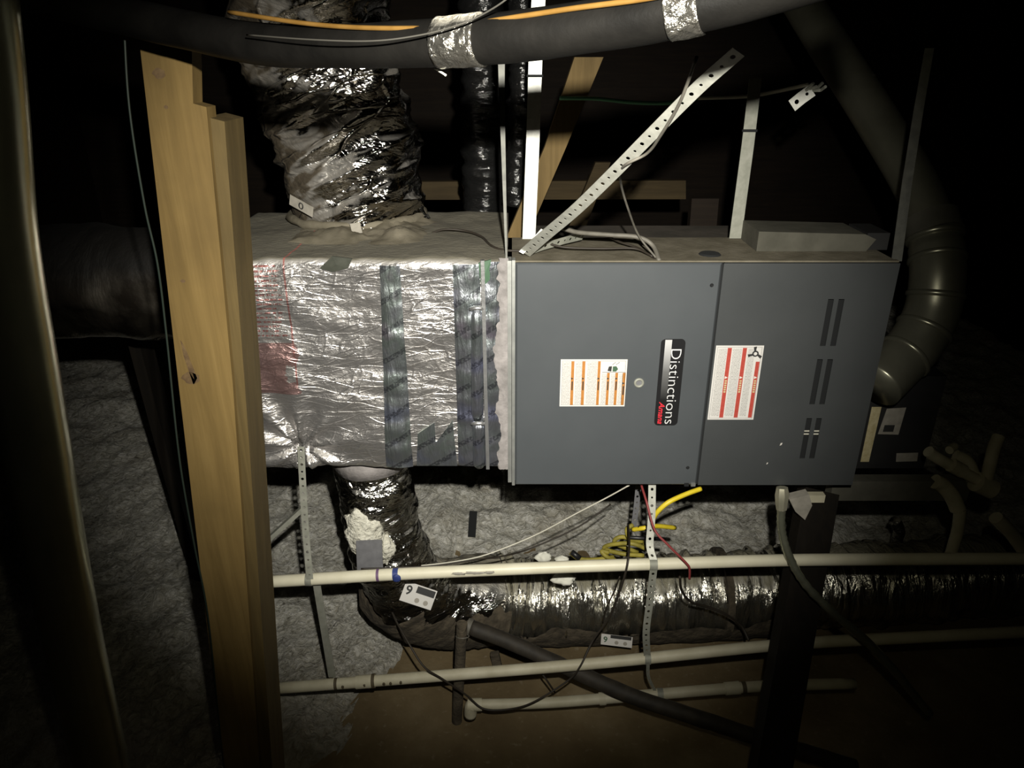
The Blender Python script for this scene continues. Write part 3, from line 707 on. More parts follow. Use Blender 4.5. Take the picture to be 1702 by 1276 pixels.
# long straight boards down to the floor
def down(p, q): # continue line p->q to z=0
    t = (p.z - .0) / (p.z - q.z); return p + (q - p) * t
bot_r = down(P(343, 178, YP), P(430, 1276, YP)); bot_l = down(P(245, 200, YP), P(372, 1276, YP))
poly = [P(226, 20, YP), P(316, 20, YP), P(319, 95, YP), P(321, 172, YP), P(343, 178, YP), P(387, 640, YP), bot_r, bot_l, P(297, 640, YP)]
b1 = MB().prism(poly, (0, .038, 0)).build('board', 'wood', post, label='wide front pine board with knots')
for (px, py, r1, r2, an) in ((264, 122, .009, .008, 10), (317, 628, .015, .012, 40), (304, 467, .004, .003, 0), (276, 178, .003, .003, 20)):
    c = P(px, py, YP); n = 14
    MB().prism([(c.x + r1 * math.cos(2 * math.pi * k / n) * (1 + .2 * math.sin(k * 2.1)), YP - .0006, c.z + r2 * math.sin(2 * math.pi * k / n)) for k in range(n)], (0, .002, 0)).build('knot', 'knot', b1)
q = [P(300, 565, YP), P(308, 578, YP), P(328, 628, YP), P(322, 640, YP), P(305, 590, YP)]
MB().prism([p + V((0, -.0006, 0)) for p in q], (0, .002, 0)).build('grain_tear', 'knot', b1)
YQ = YP + .012
t_l = P(341, 196, YQ); t_r = P(373, 202, YQ); m_l = P(386, 640, YQ); m_r = P(407, 640, YQ)
bl2, br2 = down(t_l, P(428, 1276, YQ)), down(t_r, P(452, 1276, YQ))
poly = [P(342, 194, YQ), P(373, 202, YQ), P(407, 640, YQ), br2, bl2, P(384, 640, YQ)]  # board top cut off where the pipe's shadow lies
MB().prism(poly, (0, .089, 0)).build('board', 'wood_b', post, label='narrow side stud')
wire('cord', [(205, 20, 1.16), (215, 180, 1.16), (240, 340, 1.17), (262, 440, 1.18), (277, 560, 1.19), (298, 760, 1.19), (322, 900, 1.19), (345, 1020, 1.19), (362, 1180, 1.19), (375, 1300, 1.19)], .0018, 'dark_green_wire', 'thin dark green cord hanging along the left edge of the wooden post', 'cord')

# ------------------------------------------------------------------ big vent pipe at the far left
vp = px_spline([(-62, -120, 1.02), (-28, 150, 1.03), (-2, 400, 1.04), (42, 640, 1.06), (108, 1000, 1.08), (170, 1276, 1.10)], 10)
e0 = vp[-1]; d0 = (vp[-1] - vp[-2]).normalized(); vp.append(e0 + d0 * ((e0.z - .0) / -d0.z))
vpt = thing('vent_pipe', 'smooth round metal vent pipe standing at the left edge', 'pipe', (vp[-1].x, vp[-1].y, 0))
MB().tube(vp, .050, 32).build('pipe', 'vent_left', vpt, True)

# dark stud further left at the back
a, b2 = P(205, 560, 2.2), P(222, 1276, 2.0)
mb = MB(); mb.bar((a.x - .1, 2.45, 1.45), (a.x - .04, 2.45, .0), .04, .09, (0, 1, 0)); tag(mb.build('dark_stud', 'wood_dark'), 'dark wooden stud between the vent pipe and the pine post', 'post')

# ------------------------------------------------------------------ black insulated line across the top
bp = px_spline([(-40, -30, 1.16), (150, 14, 1.13), (300, 48, 1.09), (430, 73, 1.02), (560, 77, .955), (720, 72, .89), (900, 56, .83), (1100, 22, .775), (1300, -30, .73), (1500, -100, .70)], 12)
bpt = thing('insulated_line', 'thick black foam-insulated pipe sagging across the top', 'pipe', bp[len(bp) // 2])
MB().tube(bp, .0245, 28, True, lambda q, L, a: .0012 * fbm(q * 9)).build('foam_sleeve', 'rubber', bpt, True)
def band(p0, p1, Yc, r, mat, name, par):
    i0 = min(range(len(bp)), key=lambda i: (bp[i] - P(p0[0], p0[1], Yc)).length); 
    i1 = min(range(len(bp)), key=lambda i: (bp[i] - P(p1[0], p1[1], Yc)).length)
    A_, B_ = bp[i0], bp[i1]
    return A_, B_
def along(px):  # point of the line whose picture column is px
    best = None
    for i in range(len(bp) - 1):
        for t in (0, .1, .2, .3, .4, .5, .6, .7, .8, .9):
            q = bp[i].lerp(bp[i + 1], t); d = q - CAM
            zc = d.y * math.cos(PITCH) - d.z * math.sin(PITCH); x = 851 + F * d.x / zc
            if best is None or abs(x - px) < best[0]: best = (abs(x - px), q)
    return best[1]
for (a, b_) in ((731, 801), (1114, 1166)):
    A_, B_ = along(a), along(b_); n = 18
    MB().tube([A_.lerp(B_, i / n) for i in range(n + 1)], .0262, 32, True, lambda q, L, an: .0015 * fbm(q * 60, 2)).build('foil_tape_band', 'foil_tape', bpt, True)
wire('orange_cable', [(380, 20, 1.0), (500, 38, .955), (600, 46, .91), (720, 46, .872), (800, 37, .845), (880, 25, .815), (960, 13, .79), (1060, 0, .76), (1150, -16, .74)], .0027, 'copper', 'glossy orange cable lying along the top of the black pipe', 'cable')
wire('thin_wire', [(410, 58, .97), (520, 66, .90), (620, 68, .865), (700, 58, .845), (760, 42, .83), (800, 25, .82), (840, 0, .80), (870, -30, .79)], .0009, 'dull_wire', 'thin grey wire curling over the black pipe and foil band')
wire('wire_stub', [(722, 113, .9), (730, 118, .9), (741, 125, .89)], .0012, 'white_wire', 'short pale wire end poking out under the black pipe')

# ------------------------------------------------------------------ straps and hangers above
d = V((.0095, 0, .0105)).normalized()
def sY(px): t = (px - 872) / 356.0; return 1 / (1 / 1.80 + (1 / 1.05 - 1 / 1.80) * t)
sd = px_spline([(px, py, sY(px)) for px, py in ((872, 421), (905, 392), (955, 350), (1010, 297), (1080, 226), (1160, 146), (1228, 86))], 6)
tg = thing('perforated_strap', 'long pale perforated steel strap running diagonally above the furnace', 'strap', sd[0])
mb = MB(); dirn = (sd[-1] - sd[0]).normalized(); wv = dirn.cross(V((0, 1, 0))).normalized()
perforated(mb, sd, [wv * .0150, wv * .0098], .0050, .0270, .0008); mb.build('strap', 'strap_mid', tg)
mb = MB(); perforated(mb, [P(880, 418, 1.80), P(905, 409, 1.83), P(940, 399, 1.87), P(970, 392, 1.92)], V((.004, .0, .010)), .004, .02); mb.build('bent_end', 'strap_dull', tg)
mb = MB(); flat_strip(mb, [P(866, 420, 1.79), P(885, 402, 1.80), P(903, 382, 1.80)], wv * .006); mb.build('folded_tab', 'strap', tg)
# flat hanger strips
def hanger(name, pts, w0, w1, mat, label, band_at=None):
    q = [P(*p) for p in pts]; t = thing(name, label, 'strap', q[-1])
    mb = MB(); flat_strip(mb, q, [V((w0, 0, 0)), V((w1, 0, 0))], .002); mb.build('strip', mat, t)
    if band_at:
        c = P(*band_at); MB().box(c.x - w1 * 1.15, c.x + w1 * 1.15, c.y - .003, c.y + .003, c.z - .003, c.z + .003).build('wire_tie', 'gap', t)
    return t
hanger('hanger_strap', [(898, -60, 2.0), (890, 100, 2.0), (886, 225, 2.0), (879, 397, 2.0)], .0165, .0175, 'strap', 'bright white metal hanger strap rising behind the left end of the furnace top', (889, 126, 1.995))
hanger('hanger_strap', [(1256, 130, 2.0), (1243, 240, 2.0), (1222, 396, 2.0)], .0155, .0165, 'strap_dull', 'pale metal hanger strap rising from the right half of the furnace top', (1246, 217, 1.995))
hanger('hanger_strap', [(833, 60, 1.8), (834, 155, 1.8), (838, 300, 1.79), (842, 436, 1.765)], .0085, .0022, 'strap_dark', 'thin twisted grey strip dropping to the corner between plenum and furnace')
hanger('hanger_strap', [(1545, 80, 1.82), (1528, 175, 1.82), (1508, 300, 1.82), (1490, 434, 1.81)], .010, .013, 'strap_dark', 'dull angle strip at the right end of the furnace before the flue')
# clip with holes near the flue
tc_ = thing('wire_clip', 'small shiny perforated clip hanging beside the flue pipe', 'clip', P(1333, 162, 1.9))
mb = MB(); perforated(mb, [P(1316, 176, 1.9), P(1333, 162, 1.9), P(1350, 150, 1.9)], V((-.0090, .002, .0115)), .0055, .024); mb.build('plate', 'strap', tc_)
mb = MB()
for k in range(5): mb.tube([P(1340 + k * 6, 150 - 3 * (k % 2), 1.9), P(1352 + k * 5, 138 + 6 * (k % 3), 1.88)], .004, 6)
mb.build('crumpled_end', 'strap_dull', tc_)

# wires up there
wire('green_wire', [(930, 163, 2.1), (990, 164, 2.1), (1050, 170, 2.1), (1110, 171, 2.1), (1160, 163, 2.1)], .0050, 'green_wire', 'thin green wire stretched behind the diagonal strap')
wire('grey_wire', [(1160, 163, 2.1), (1240, 160, 2.08), (1290, 152, 2.05), (1345, 140, 1.95)], .0050, 'white_wire', 'thin grey wire running from the green wire to the shiny clip')
wire('grey_wire', [(1158, 95, sY(1195)), (1130, 170, sY(1140) - .01), (1098, 225, sY(1085) - .012), (1075, 255, sY(1050) - .012), (1035, 278, sY(1028) - .012), (1032, 305, 1.62), (1045, 350, 1.72), (1062, 392, 1.79), (1090, 428, 1.765)], .0026, 'grey_wire', 'thin grey-purple wire twisting round the diagonal strap down to the furnace')
wire('grey_cable', [(905, 395, 1.785), (925, 378, 1.79), (960, 386, 1.81), (1010, 390, 1.82), (1060, 394, 1.81), (1085, 408, 1.80), (1096, 434, 1.757)], .0058, 'grey_wire', 'grey cable arching across the furnace top to its front edge', 'cable')
wire('brown_wire', [(905, 403, 1.85), (940, 411, 1.83), (1000, 413, 1.83), (1055, 413, 1.83), (1085, 426, 1.79)], .003, 'brown_wire', 'dark brown wire lying nearly level on the furnace top')
wire('brown_wire', [(1005, 390, 1.97), (1030, 402, 1.90), (1060, 412, 1.86), (1092, 432, 1.775)], .003, 'brown_wire', 'dark wire slanting down across the furnace top')
wire('brown_wire', [(715, 388, 2.05), (740, 381, 2.04), (775, 384, 2.03), (800, 393, 1.98), (815, 407, 1.90), (835, 415, 1.86), (865, 417, 1.85)], .003, 'brown_wire', 'loose dark wire curling over the plenum top by the round duct')

# ------------------------------------------------------------------ behind and above: black wrapped ducts, braces, rafters
def wrapdisp(q, L, a): return .006 * math.sin(L * 120 + a) * .5 + .012 * fbm(V((q.x * 12, q.y * 12, q.z * 26)))
t1 = px_spline([(800, -60, 2.5), (802, 110, 2.5), (804, 230, 2.5), (803, 352, 2.5)], 24)
tag(MB().tube(t1, .068, 30, True, wrapdisp).build('black_duct', 'black_wrap', None, True), 'black plastic-wrapped duct dropping behind the plenum, left of two', 'duct')
t2 = px_spline([(872, -60, 2.42), (870, 110, 2.42), (866, 220, 2.42), (858, 340, 2.42)], 24)
tag(MB().tube(t2, .042, 24, True, wrapdisp).build('black_duct', 'black_wrap', None, True), 'slimmer black wrapped duct behind the bright white hanger strap', 'duct')
def brace(name, pts, Y, th, mat, label, cat='brace'):
    return tag(MB().prism([P(px, py, Y) for px, py in pts], (0, th, 0)).build(name, mat), label, cat)
brace('wood_brace', [(842, 395), (905, 245), (955, 95), (1003, 95), (940, 247), (876, 395)], 2.2, .038, 'wood_brace', 'slanting wooden brace behind the bright white hanger strap')
brace('rafter_board', [(700, 302), (1140, 300), (1140, 331), (700, 332)], 3.3, .04, 'wood_far', 'level brown board far behind the furnace', 'board')
brace('rafter_web', [(770, 800), (990, 270), (1015, 270), (810, 800)], 3.262, .038, 'wood_far', 'short dark wooden web crossing the far level board', 'board')
brace('rafter_post', [(1150, 330), (1195, 330), (1155, 790), (1115, 790)], 3.0, .05, 'roof', 'dim reddish block of wood behind the furnace, right of the grey wire', 'board')

# ------------------------------------------------------------------ flue pipe at the right
fp = px_spline([(1455, 640, 1.98), (1485, 610, 2.02), (1520, 572, 2.06), (1548, 520, 2.10), (1558, 460, 2.14), (1555, 405, 2.2), (1545, 365, 2.25), (1515, 295, 2.36), (1440, 172, 2.58), (1360, 48, 2.85), (1300, -50, 3.05)], 8)
fpt = thing('flue_pipe', 'dull metal flue pipe with segmented elbow rising behind the furnace right end', 'pipe', fp[0])
n1 = 48
elb = [p for p in fp[:n1 + 1]]
rE = [.076 if i < 40 else .072 for i in range(len(elb))]
MB().tube(elb, rE, 32).build('elbow', 'vent', fpt, True)
MB().tube(fp[n1 - 1:], .064, 32).build('straight_pipe', 'vent', fpt, True)
for k in (12, 20, 28, 36, 42):
    c = fp[k]; dd = (fp[k + 1] - fp[k - 1]).normalized()
    MB().tube([c - dd * .009, c - dd * .004, c + dd * .004, c + dd * .009], [.076, .081, .081, .076], 32).build('seam_bead', 'vent', fpt, True)
c = fp[n1 - 2]; dd = (fp[n1] - fp[n1 - 3]).normalized(); MB().tube([c - dd * .03, c + dd * .03], .079, 32).build('collar', 'slab', fpt, 'auto')
c = fp[66]; dd = (fp[67] - fp[65]).normalized(); MB().disc(c + V((.035, -.052, .02)), V((.4, -1, .3)), .012, .006, 12).build('rivet', 'vent', fpt, True)

# black coil box with labels, right of the furnace
cb = thing('coil_box', 'black metal box with small labels beyond the furnace right end', 'box', (1.1, 2.1, .95))
YB = 2.09
c0 = P(1421, 778, YB); c1 = P(1600, 640, YB)
MB().box(XR + .012, 1.34, YB, YB + .4, c0.z, c1.z + .03).build('case', 'black_box', cb)
def q4(a, b_, c, d_): return [P(*p, YB - .0005) for p in (a, b_, c, d_)]
MB().prism(q4((1449, 676), (1465, 676), (1444, 767), (1430, 767)), (0, -.001, 0)).build('tan_label', 'tan_label', cb)
lb = MB().prism(q4((1474, 679), (1506, 677), (1493, 722), (1459, 721)), (0, -.001, 0)).build('rating_label', 'grey_label', cb)
MB().prism([p + V((0, -.001, 0)) for p in q4((1470, 706), (1487, 706), (1484, 717), (1467, 717))], (0, -.001, 0)).build('print_mark', 'dark_print', lb)
MB().prism(q4((1490, 753), (1526, 752), (1524, 766), (1489, 767)), (0, -.001, 0)).build('small_label', 'grey_label', cb)
mb = MB(); a = P(1405, 800, 1.9); b2 = P(1600, 800, 1.9)
mb.box(XR + .002, b2.x, 1.86, 1.90, P(851, 832, 1.86).z, P(851, 800, 1.86).z); tag(mb.build('support_rail', 'slab'), 'dusty grey support rail under the black box', 'rail')
# pvc trap fittings
tr = thing('drain_trap', 'cluster of dirty white plastic drain fittings at the right edge', 'pipe fitting', P(1590, 905, 1.85))
def fit(pts, r, name='pipe', mat='pvc_grimy'): return MB().tube(px_spline(pts, 6), r, 14).build(name, mat, tr, 'auto')
fit([(1543, 750, 1.86), (1560, 762, 1.86), (1640, 806, 1.84)], .0165)
fit([(1580, 772, 1.85), (1600, 783, 1.85)], .021, 'coupling')
fit([(1622, 800, 1.84), (1648, 812, 1.84)], .030, 'tee')
fit([(1588, 757, 1.90), (1606, 766, 1.89), (1616, 785, 1.87), (1618, 800, 1.85)], .019, 'elbow')
fit([(1578, 748, 1.9), (1586, 742, 1.92)], .012, 'cap')
fit([(1640, 795, 1.84), (1646, 770, 1.84), (1652, 745, 1.86), (1660, 725, 1.88)], .017, 'riser')
fit([(1554, 800, 1.86), (1566, 806, 1.86), (1582, 824, 1.85), (1592, 846, 1.84)], .022, 'elbow')
fit([(1596, 846, 1.84), (1592, 880, 1.83), (1585, 905, 1.82), (1578, 930, 1.80)], .0165)
fit([(1655, 860, 1.85), (1680, 885, 1.85), (1702, 915, 1.85)], .020)
tag(MB().tube(px_spline([(1486, 865, 2.4), (1494, 880, 2.4), (1490, 905, 2.4), (1500, 925, 2.4)], 6), .022, 12, True, lambda q, L, a: .006 * fbm(q * 40)).build('foil_scrap', 'foil_tape', None, True), 'crumpled scrap of foil in the dark below the black box', 'foil')

# ------------------------------------------------------------------ plenum take-off and lower flex duct
RB = .150
ct = V((P(618, 800, 1.93).x, 1.93, PZB))
el = [ct + V((0, 0, .02)), ct + V((.003, .0, -.10)), ct + V((.012, .0, -.26)), ct + V((.05, .03, -.46)), ct + V((.15, .10, -.63)), ct + V((.30, .16, -.75)), ct + V((.47, .19, -.79))]
zc = .168; Yd = 2.17
path = spline([ct + V((0, 0, .02)), ct + V((.006, 0, -.15)), V((ct.x + .02, 1.95, .62)), V((ct.x + .06, 2.0, .40)), V((ct.x + .17, 2.08, .245)), V((-.06, 2.15, .19)), V((.12, Yd, zc)), V((.4, Yd + .01, zc)), V((.75, Yd + .03, zc)), V((1.05, Yd + .06, zc)), V((1.5, Yd + .10, zc)), V((2.1, Yd + .16, zc))], 30)
nE = 30 * 5
def fdisp(q, L, a): 
    w = .006 * math.sin(L * 150 + 1.5 * fbm(q * 5)) + .018 * fbm(V((q.x * 26, q.y * 5, q.z * 5)), 3)
    return w + .008 * fbm(q * 5)
def edisp(q, L, a): return .014 * fbm(q * 6) + .012 * fbm(V((q.x * 8, q.y * 8, q.z * 30)), 3)
lo = thing('lower_flex_duct', 'silver foil flex duct dropping from the plenum and running right along the floor', 'duct', V((path[nE].x, path[nE].y, .0)))
rE = [.100 + .012 * min(1, i / 27) + (RB - .112) * max(0, min(1, (i - 55) / 80)) for i in range(nE + 1)]
MB().tube(path[:nE + 1], rE, 44, True, edisp).build('foil_elbow', 'elbow_foil', lo, True)
MB().tube(path[nE - 1:], RB, 60, True, fdisp).build('foil_sleeve', 'flex_foil', lo, True)
MB().tube([ct + V((0, 0, -.004)), ct + V((0, 0, -.075))], [.112, .112], 36, True, lambda q, L, a: .004 * fbm(q * 20)).build('collar', 'mastic', lo, True, 'pale sealed collar under the plenum')
# dusty underside sleeve of the bend
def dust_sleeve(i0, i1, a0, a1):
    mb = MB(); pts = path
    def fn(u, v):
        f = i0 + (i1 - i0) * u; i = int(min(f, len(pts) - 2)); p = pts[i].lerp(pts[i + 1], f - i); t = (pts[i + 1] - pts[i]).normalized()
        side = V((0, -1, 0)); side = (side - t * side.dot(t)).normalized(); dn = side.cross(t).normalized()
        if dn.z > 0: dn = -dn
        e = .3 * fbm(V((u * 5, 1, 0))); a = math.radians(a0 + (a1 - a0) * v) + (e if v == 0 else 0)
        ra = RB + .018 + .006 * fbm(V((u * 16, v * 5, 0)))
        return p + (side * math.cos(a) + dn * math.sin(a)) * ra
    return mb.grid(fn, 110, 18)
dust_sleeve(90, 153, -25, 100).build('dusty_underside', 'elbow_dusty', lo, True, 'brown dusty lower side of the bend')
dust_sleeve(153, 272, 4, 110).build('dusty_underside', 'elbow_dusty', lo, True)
from mathutils.bvhtree import BVHTree
_e = MB().tube(path[:nE + 1], rE, 44, True, edisp); _f = MB().tube(path[nE - 1:], RB, 60, True, fdisp); _e.add(_f.v, _f.f)
_bv = BVHTree.FromPolygons(_e.v, _e.f)
def surf(px, py):
    acc = V(); loc = None
    for dx, dy in ((0, 0), (8, 0), (-8, 0), (0, 8), (0, -8)):
        d = (P(px + dx, py + dy, 1.0) - CAM).normalized(); l, n, i, ds = _bv.ray_cast(CAM, d)
        if l is None: continue
        if n.dot(d) > 0: n = -n
        acc += n
        if dx == 0 and dy == 0: loc = l
    return loc, acc.normalized()
# fibre and tape patch on the bend
cf = surf(605, 880)[0]; mb = MB()
def blob(c, rx, ry, rz, seed, n=16):
    mb = MB()
    def fn(u, v):
        a = 2 * math.pi * u; t = math.pi * v; d_ = V((math.sin(t) * math.cos(a), math.sin(t) * math.sin(a), math.cos(t)))
        s_ = 1 + .35 * fbm(d_ * 1.7 + V((seed, 0, 0))) + .12 * fbm(d_ * 6 + V((seed, 3, 0)))
        return V(c) + V((d_.x * rx * s_, d_.y * ry * s_, d_.z * rz * s_))
    return mb.grid(fn, n * 2, n)
blob(cf, .062, .03, .085, 3).build('fibre_tuft', 'fluff', lo, True, 'pale fluffy fibre bulging from the sleeve')
blob(surf(640, 910)[0], .03, .02, .05, 8).build('fibre_tuft', 'fluff', lo, True)
yt = surf(614, 922)[0].y - .058
q = [P(592, 898, yt), P(635, 896, yt), P(637, 943, yt - .006), P(594, 946, yt - .006)]
MB().prism(q, (0, -.004, 0)).build('tape_patch', 'grey_tape', lo, False, 'square of grey tape')
# strap ring round the duct, labels
kq = min(range(nE, len(path)), key=lambda i: abs(path[i].x - P(1218, 1010, 2.05).x))
c = path[kq]; MB().tube([c - V((.012, 0, 0)), c + V((.012, 0, 0))], RB + .018, 40).build('band', 'elbow_dusty', lo, 'auto')
def duct_tag(px, py, Y, ang, w, h, ch, tw, shift):
    c, nrm = surf(px, py); r = V((math.cos(ang), 0, math.sin(ang))); nrm = (nrm * .6 + (CAM - c).normalized() * .6).normalized(); c = c + nrm * .036
    r = (r - nrm * r.dot(nrm)).normalized(); u = nrm.cross(r)
    q = [c - r * w / 2 - u * h / 2, c + r * w / 2 - u * h / 2, c + r * w / 2 + u * h / 2, c - r * w / 2 + u * h / 2]
    t = MB().prism(q, nrm * .0015).build('paper_label', 'plain_paper', lo, False, 'white paper label with a numeral')
    return t, c, r, u, nrm
t, c, r, u, nrm = duct_tag(691, 986, 1.885, math.radians(-24), .108, .062, '6', .2, 0)
lettering('9', c - r * .046 - u * .008 + nrm * .002, r, u, .020, .030, 0, .02).build('lettering', 'dark_print', t)
MB().prism([c + r * a + u * b_ + nrm * .0018 for a, b_ in ((-.012, .006), (.05, .006), (.05, .027), (-.012, .027))], nrm * .0006).build('print_block', 'dark_print', t)
for k in (0, 1): MB().disc(c + r * (.0 + .03 * k) - u * .016 + nrm * .0012, nrm, .008, .001, 12).build('print_dot', 'grey_label', t)
t, c, r, u, nrm = duct_tag(1025, 1056, 1.935, math.radians(-3), .108, .040, '9', .2, 0)
lettering('9', c - r * .046 - u * .010 + nrm * .002, r, u, .014, .022, 0, .02).build('lettering', 'green_print', t)
MB().prism([c + r * a + u * b_ + nrm * .0018 for a, b_ in ((-.022, .008), (.05, .008), (.05, .02), (-.022, .02))], nrm * .0006).build('print_block', 'dark_print', t)
for k in (0, 1): MB().disc(c + r * (.0 + .03 * k) - u * .007 + nrm * .0012, nrm, .007, .001, 12).build('print_dot', 'grey_label', t)

# ------------------------------------------------------------------ pvc drain pipes
YV = 1.70
def pvc(label, pts, r, mat, cpl=(), marks=()):
    q = px_spline(pts, 6); t = thing('pvc_pipe', label, 'pipe', q[0])
    MB().tube(q, r, 18).build('pipe', mat, t, True)
    def pos(px):
        best = None
        for i in range(len(q) - 1):
            for k in range(8):
                p = q[i].lerp(q[i + 1], k / 8); d = p - CAM; zc_ = d.y * math.cos(PITCH) - d.z * math.sin(PITCH); x = 851 + F * d.x / zc_
                if best is None or abs(x - px) < best[0]: best = (abs(x - px), p)
        return best[1]
    for (a, b_) in cpl: MB().tube([pos(a), pos(b_)], r * 1.18, 18).build('coupling', mat, t, 'auto')
    for (a, b_, m_) in marks: MB().tube([pos(a), pos(b_)], r * 1.22 if cpl else r * 1.03, 18).build('pipe_mark', m_, t, 'auto')
    return t, pos
pv1, pos1 = pvc('uppermost cream plastic drain pipe crossing just below the furnace', [(425, 968, YV), (640, 955, YV), (860, 945, YV), (1085, 937, YV), (1290, 931, YV), (1500, 929, YV), (1760, 928, YV)], .0172, 'pvc', (), ((626, 632, 'primer_purple'), (652, 664, 'primer_blue')))
c = pos1(658); blob(c + V((.004, -.017, .0)), .012, .004, .012, 21, 8).build('cement_drip', 'primer_blue', pv1, True)
for px_, w_ in ((762, .020), (792, .028), (814, .014)):
    c = pos1(px_); blob(c + V((0, -.0165, .004)), w_, .002, .005, px_, 7).build('dirt_mark', 'grey_label', pv1, True)
pv2, pos2 = pvc('middle cream plastic drain pipe with coupling and dark marks near its left', [(440, 1145, YV - .01), (690, 1126, YV), (1000, 1101, YV), (1290, 1072, YV), (1500, 1060, YV), (1740, 1048, YV)], .0172, 'pvc_dirty', ((590, 623),), ())
for a, b_ in ((595, 597.5), (618, 622)): MB().tube([pos2(a), pos2(b_)], .0215, 18).build('pipe_mark', 'pvc_mark', pv2, 'auto')
MB().tube([pos2(556), pos2(562)], .0178, 18).build('pipe_mark', 'pvc_mark', pv2, 'auto')
for px_ in (571, 606, 640, 651, 668): 
    c = pos2(px_); blob(c + V((0, -.0185, .003)), .004, .003, .006, px_, 7).build('dirt_mark', 'pvc_mark', pv2, True)
pv3, pos3 = pvc('lowest short drain pipe near the floor with a capped left end', [(778, 1171, YV), (900, 1168, YV), (1000, 1161, YV), (1110, 1152, YV), (1270, 1140, YV), (1420, 1136, YV + .02)], .0165, 'pvc_dirty', ((776, 800), (996, 1006), (1205, 1230)), ())
MB().tube([pos3(1231), pos3(1240)], .017, 18).build('pipe_mark', 'pvc_mark', pv3, 'auto')
c = pos3(786); MB().tube(spline([c, c + V((-.006, .0, -.01)), c + V((-.008, 0, -.045))], 5), .020, 14).build('elbow', 'pvc_dirty', pv3, True)
# clamps on pipes
def strap_run(label, pts, hw, mat='strap', pitch=.022, hole=.0042, extra=None):
    q = px_spline(pts, 6); t = thing('hanger_strap', label, 'strap', q[-1]); mb = MB(); perforated(mb, q, V((hw, 0, 0)), hole, pitch); mb.build('strip', mat, t); return t
def loop(t, pos, px, r, mat='strap_dull', hw=.009):
    c = pos(px); MB().tube([c - V((hw, 0, 0)), c + V((hw, 0, 0))], r, 18).build('pipe_loop', mat, t, 'auto')
s1 = strap_run('perforated strap hanging from the foil plenum to the uppermost plastic pipe, left', [(500, 742, Y0 - .022), (503, 800, 1.73), (508, 880, 1.72), (515, 962, YV - .02)], .0095, 'strap_dull'); loop(s1, pos1, 514, .0188)
s2 = strap_run('perforated strap hanging from the furnace to the uppermost plastic pipe', [(1084, 806, 1.78), (1083, 860, 1.75), (1080, 905, 1.72), (1086, 930, YV - .005)], .0105, 'strap_mid'); loop(s2, pos1, 1086, .019, 'strap_dull', .011)
s3 = strap_run('perforated strap between the uppermost and middle pipes below the furnace', [(1086, 948, YV - .022), (1080, 1000, YV - .02), (1074, 1050, YV - .02), (1076, 1092, YV - .005)], .0105, 'strap_dull'); loop(s3, pos2, 1077, .019)
s4 = strap_run('thin strap end hanging below the middle pipe under the furnace', [(1077, 1100, YV - .02), (1078, 1125, YV - .01), (1090, 1150, YV)], .005, 'strap_dull', .018, .0022); loop(s4, pos3, 1098, .018)
t = thing('hanger_strap', 'plain dull strip between the uppermost and middle pipes beside the post', 'strap', P(552, 1120, YV)); mb = MB(); flat_strip(mb, [P(526, 968, YV + .02), P(538, 1040, YV + .02), P(552, 1125, YV + .02)], V((.011, 0, 0))); mb.build('strip', 'strap_dull', t)
t = thing('hanger_strap', 'dark strap shape standing in for the shadow of the furnace hanger strap', 'strap', P(1055, 880, 2.0)); mb = MB(); perforated(mb, [P(1062, 800, 2.0), P(1058, 840, 2.0), P(1053, 878, 2.0)], V((.009, 0, 0)), .004, .022); mb.build('strip', 'grey_tape', t)  # added strip: the shadow of the perforated strap beside it, made solid
mb = MB(); mb.bar(P(400, 938, 1.745), P(506, 842, 1.738), .012, .022, (0, 1, 0)); tag(mb.build('metal_bar', 'strap_dull'), 'dull metal bar slanting up from the post below the plenum', 'bar')

# ------------------------------------------------------------------ below: post, hose, cables, floor clutter
pts = [P(1322, 832, 1.86), P(1398, 832, 1.86)]
mb = MB(); a0 = P(1360, 815, 1.86); a1 = P(1296, 1185, 1.54)
tt = a0.z / (a0.z - a1.z); a1 = a0 + (a1 - a0) * tt
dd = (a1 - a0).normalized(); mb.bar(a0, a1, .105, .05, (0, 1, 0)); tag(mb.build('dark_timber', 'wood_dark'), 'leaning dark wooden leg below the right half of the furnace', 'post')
ho = thing('gas_hose', 'shiny grey-green flexible hose curving down from the furnace underside', 'hose', P(1530, 1180, 1.5))
hp = px_spline([(1299, 838, 1.72), (1299, 880, 1.70), (1312, 925, 1.67), (1340, 972, 1.64), (1385, 1018, 1.62), (1440, 1065, 1.61), (1490, 1118, 1.60), (1528, 1165, 1.60), (1545, 1185, 1.6)], 10)
MB().tube(hp, .0115, 14, True, lambda q, L, a: .0010 * math.sin(L * 420)).build('tube', 'clear_hose', ho, True)
MB().tube([P(1300, 810, 1.73), P(1300, 822, 1.725), P(1299, 836, 1.72), P(1299, 846, 1.718)], [.016, .020, .017, .0145], 8).build('fitting', 'brass', ho, 'auto')
vb = [P(1312, 830, 1.76), P(1345, 822, 1.76), P(1350, 840, 1.76), P(1338, 864, 1.76), P(1322, 850, 1.76)]
tag(MB().prism(vb, (0, .03, 0)).build('valve_bracket', 'grey_label'), 'small grey bracket tucked beside the hose fitting', 'bracket')
tag(MB().box(P(1342, 820, 1.8).x, P(1370, 820, 1.8).x, 1.79, 1.81, P(1342, 832, 1.8).z, P(1342, 820, 1.8).z).build('pipe_stub', 'pvc_dirty'), 'pale stub end under the furnace next to the bracket', 'pipe')

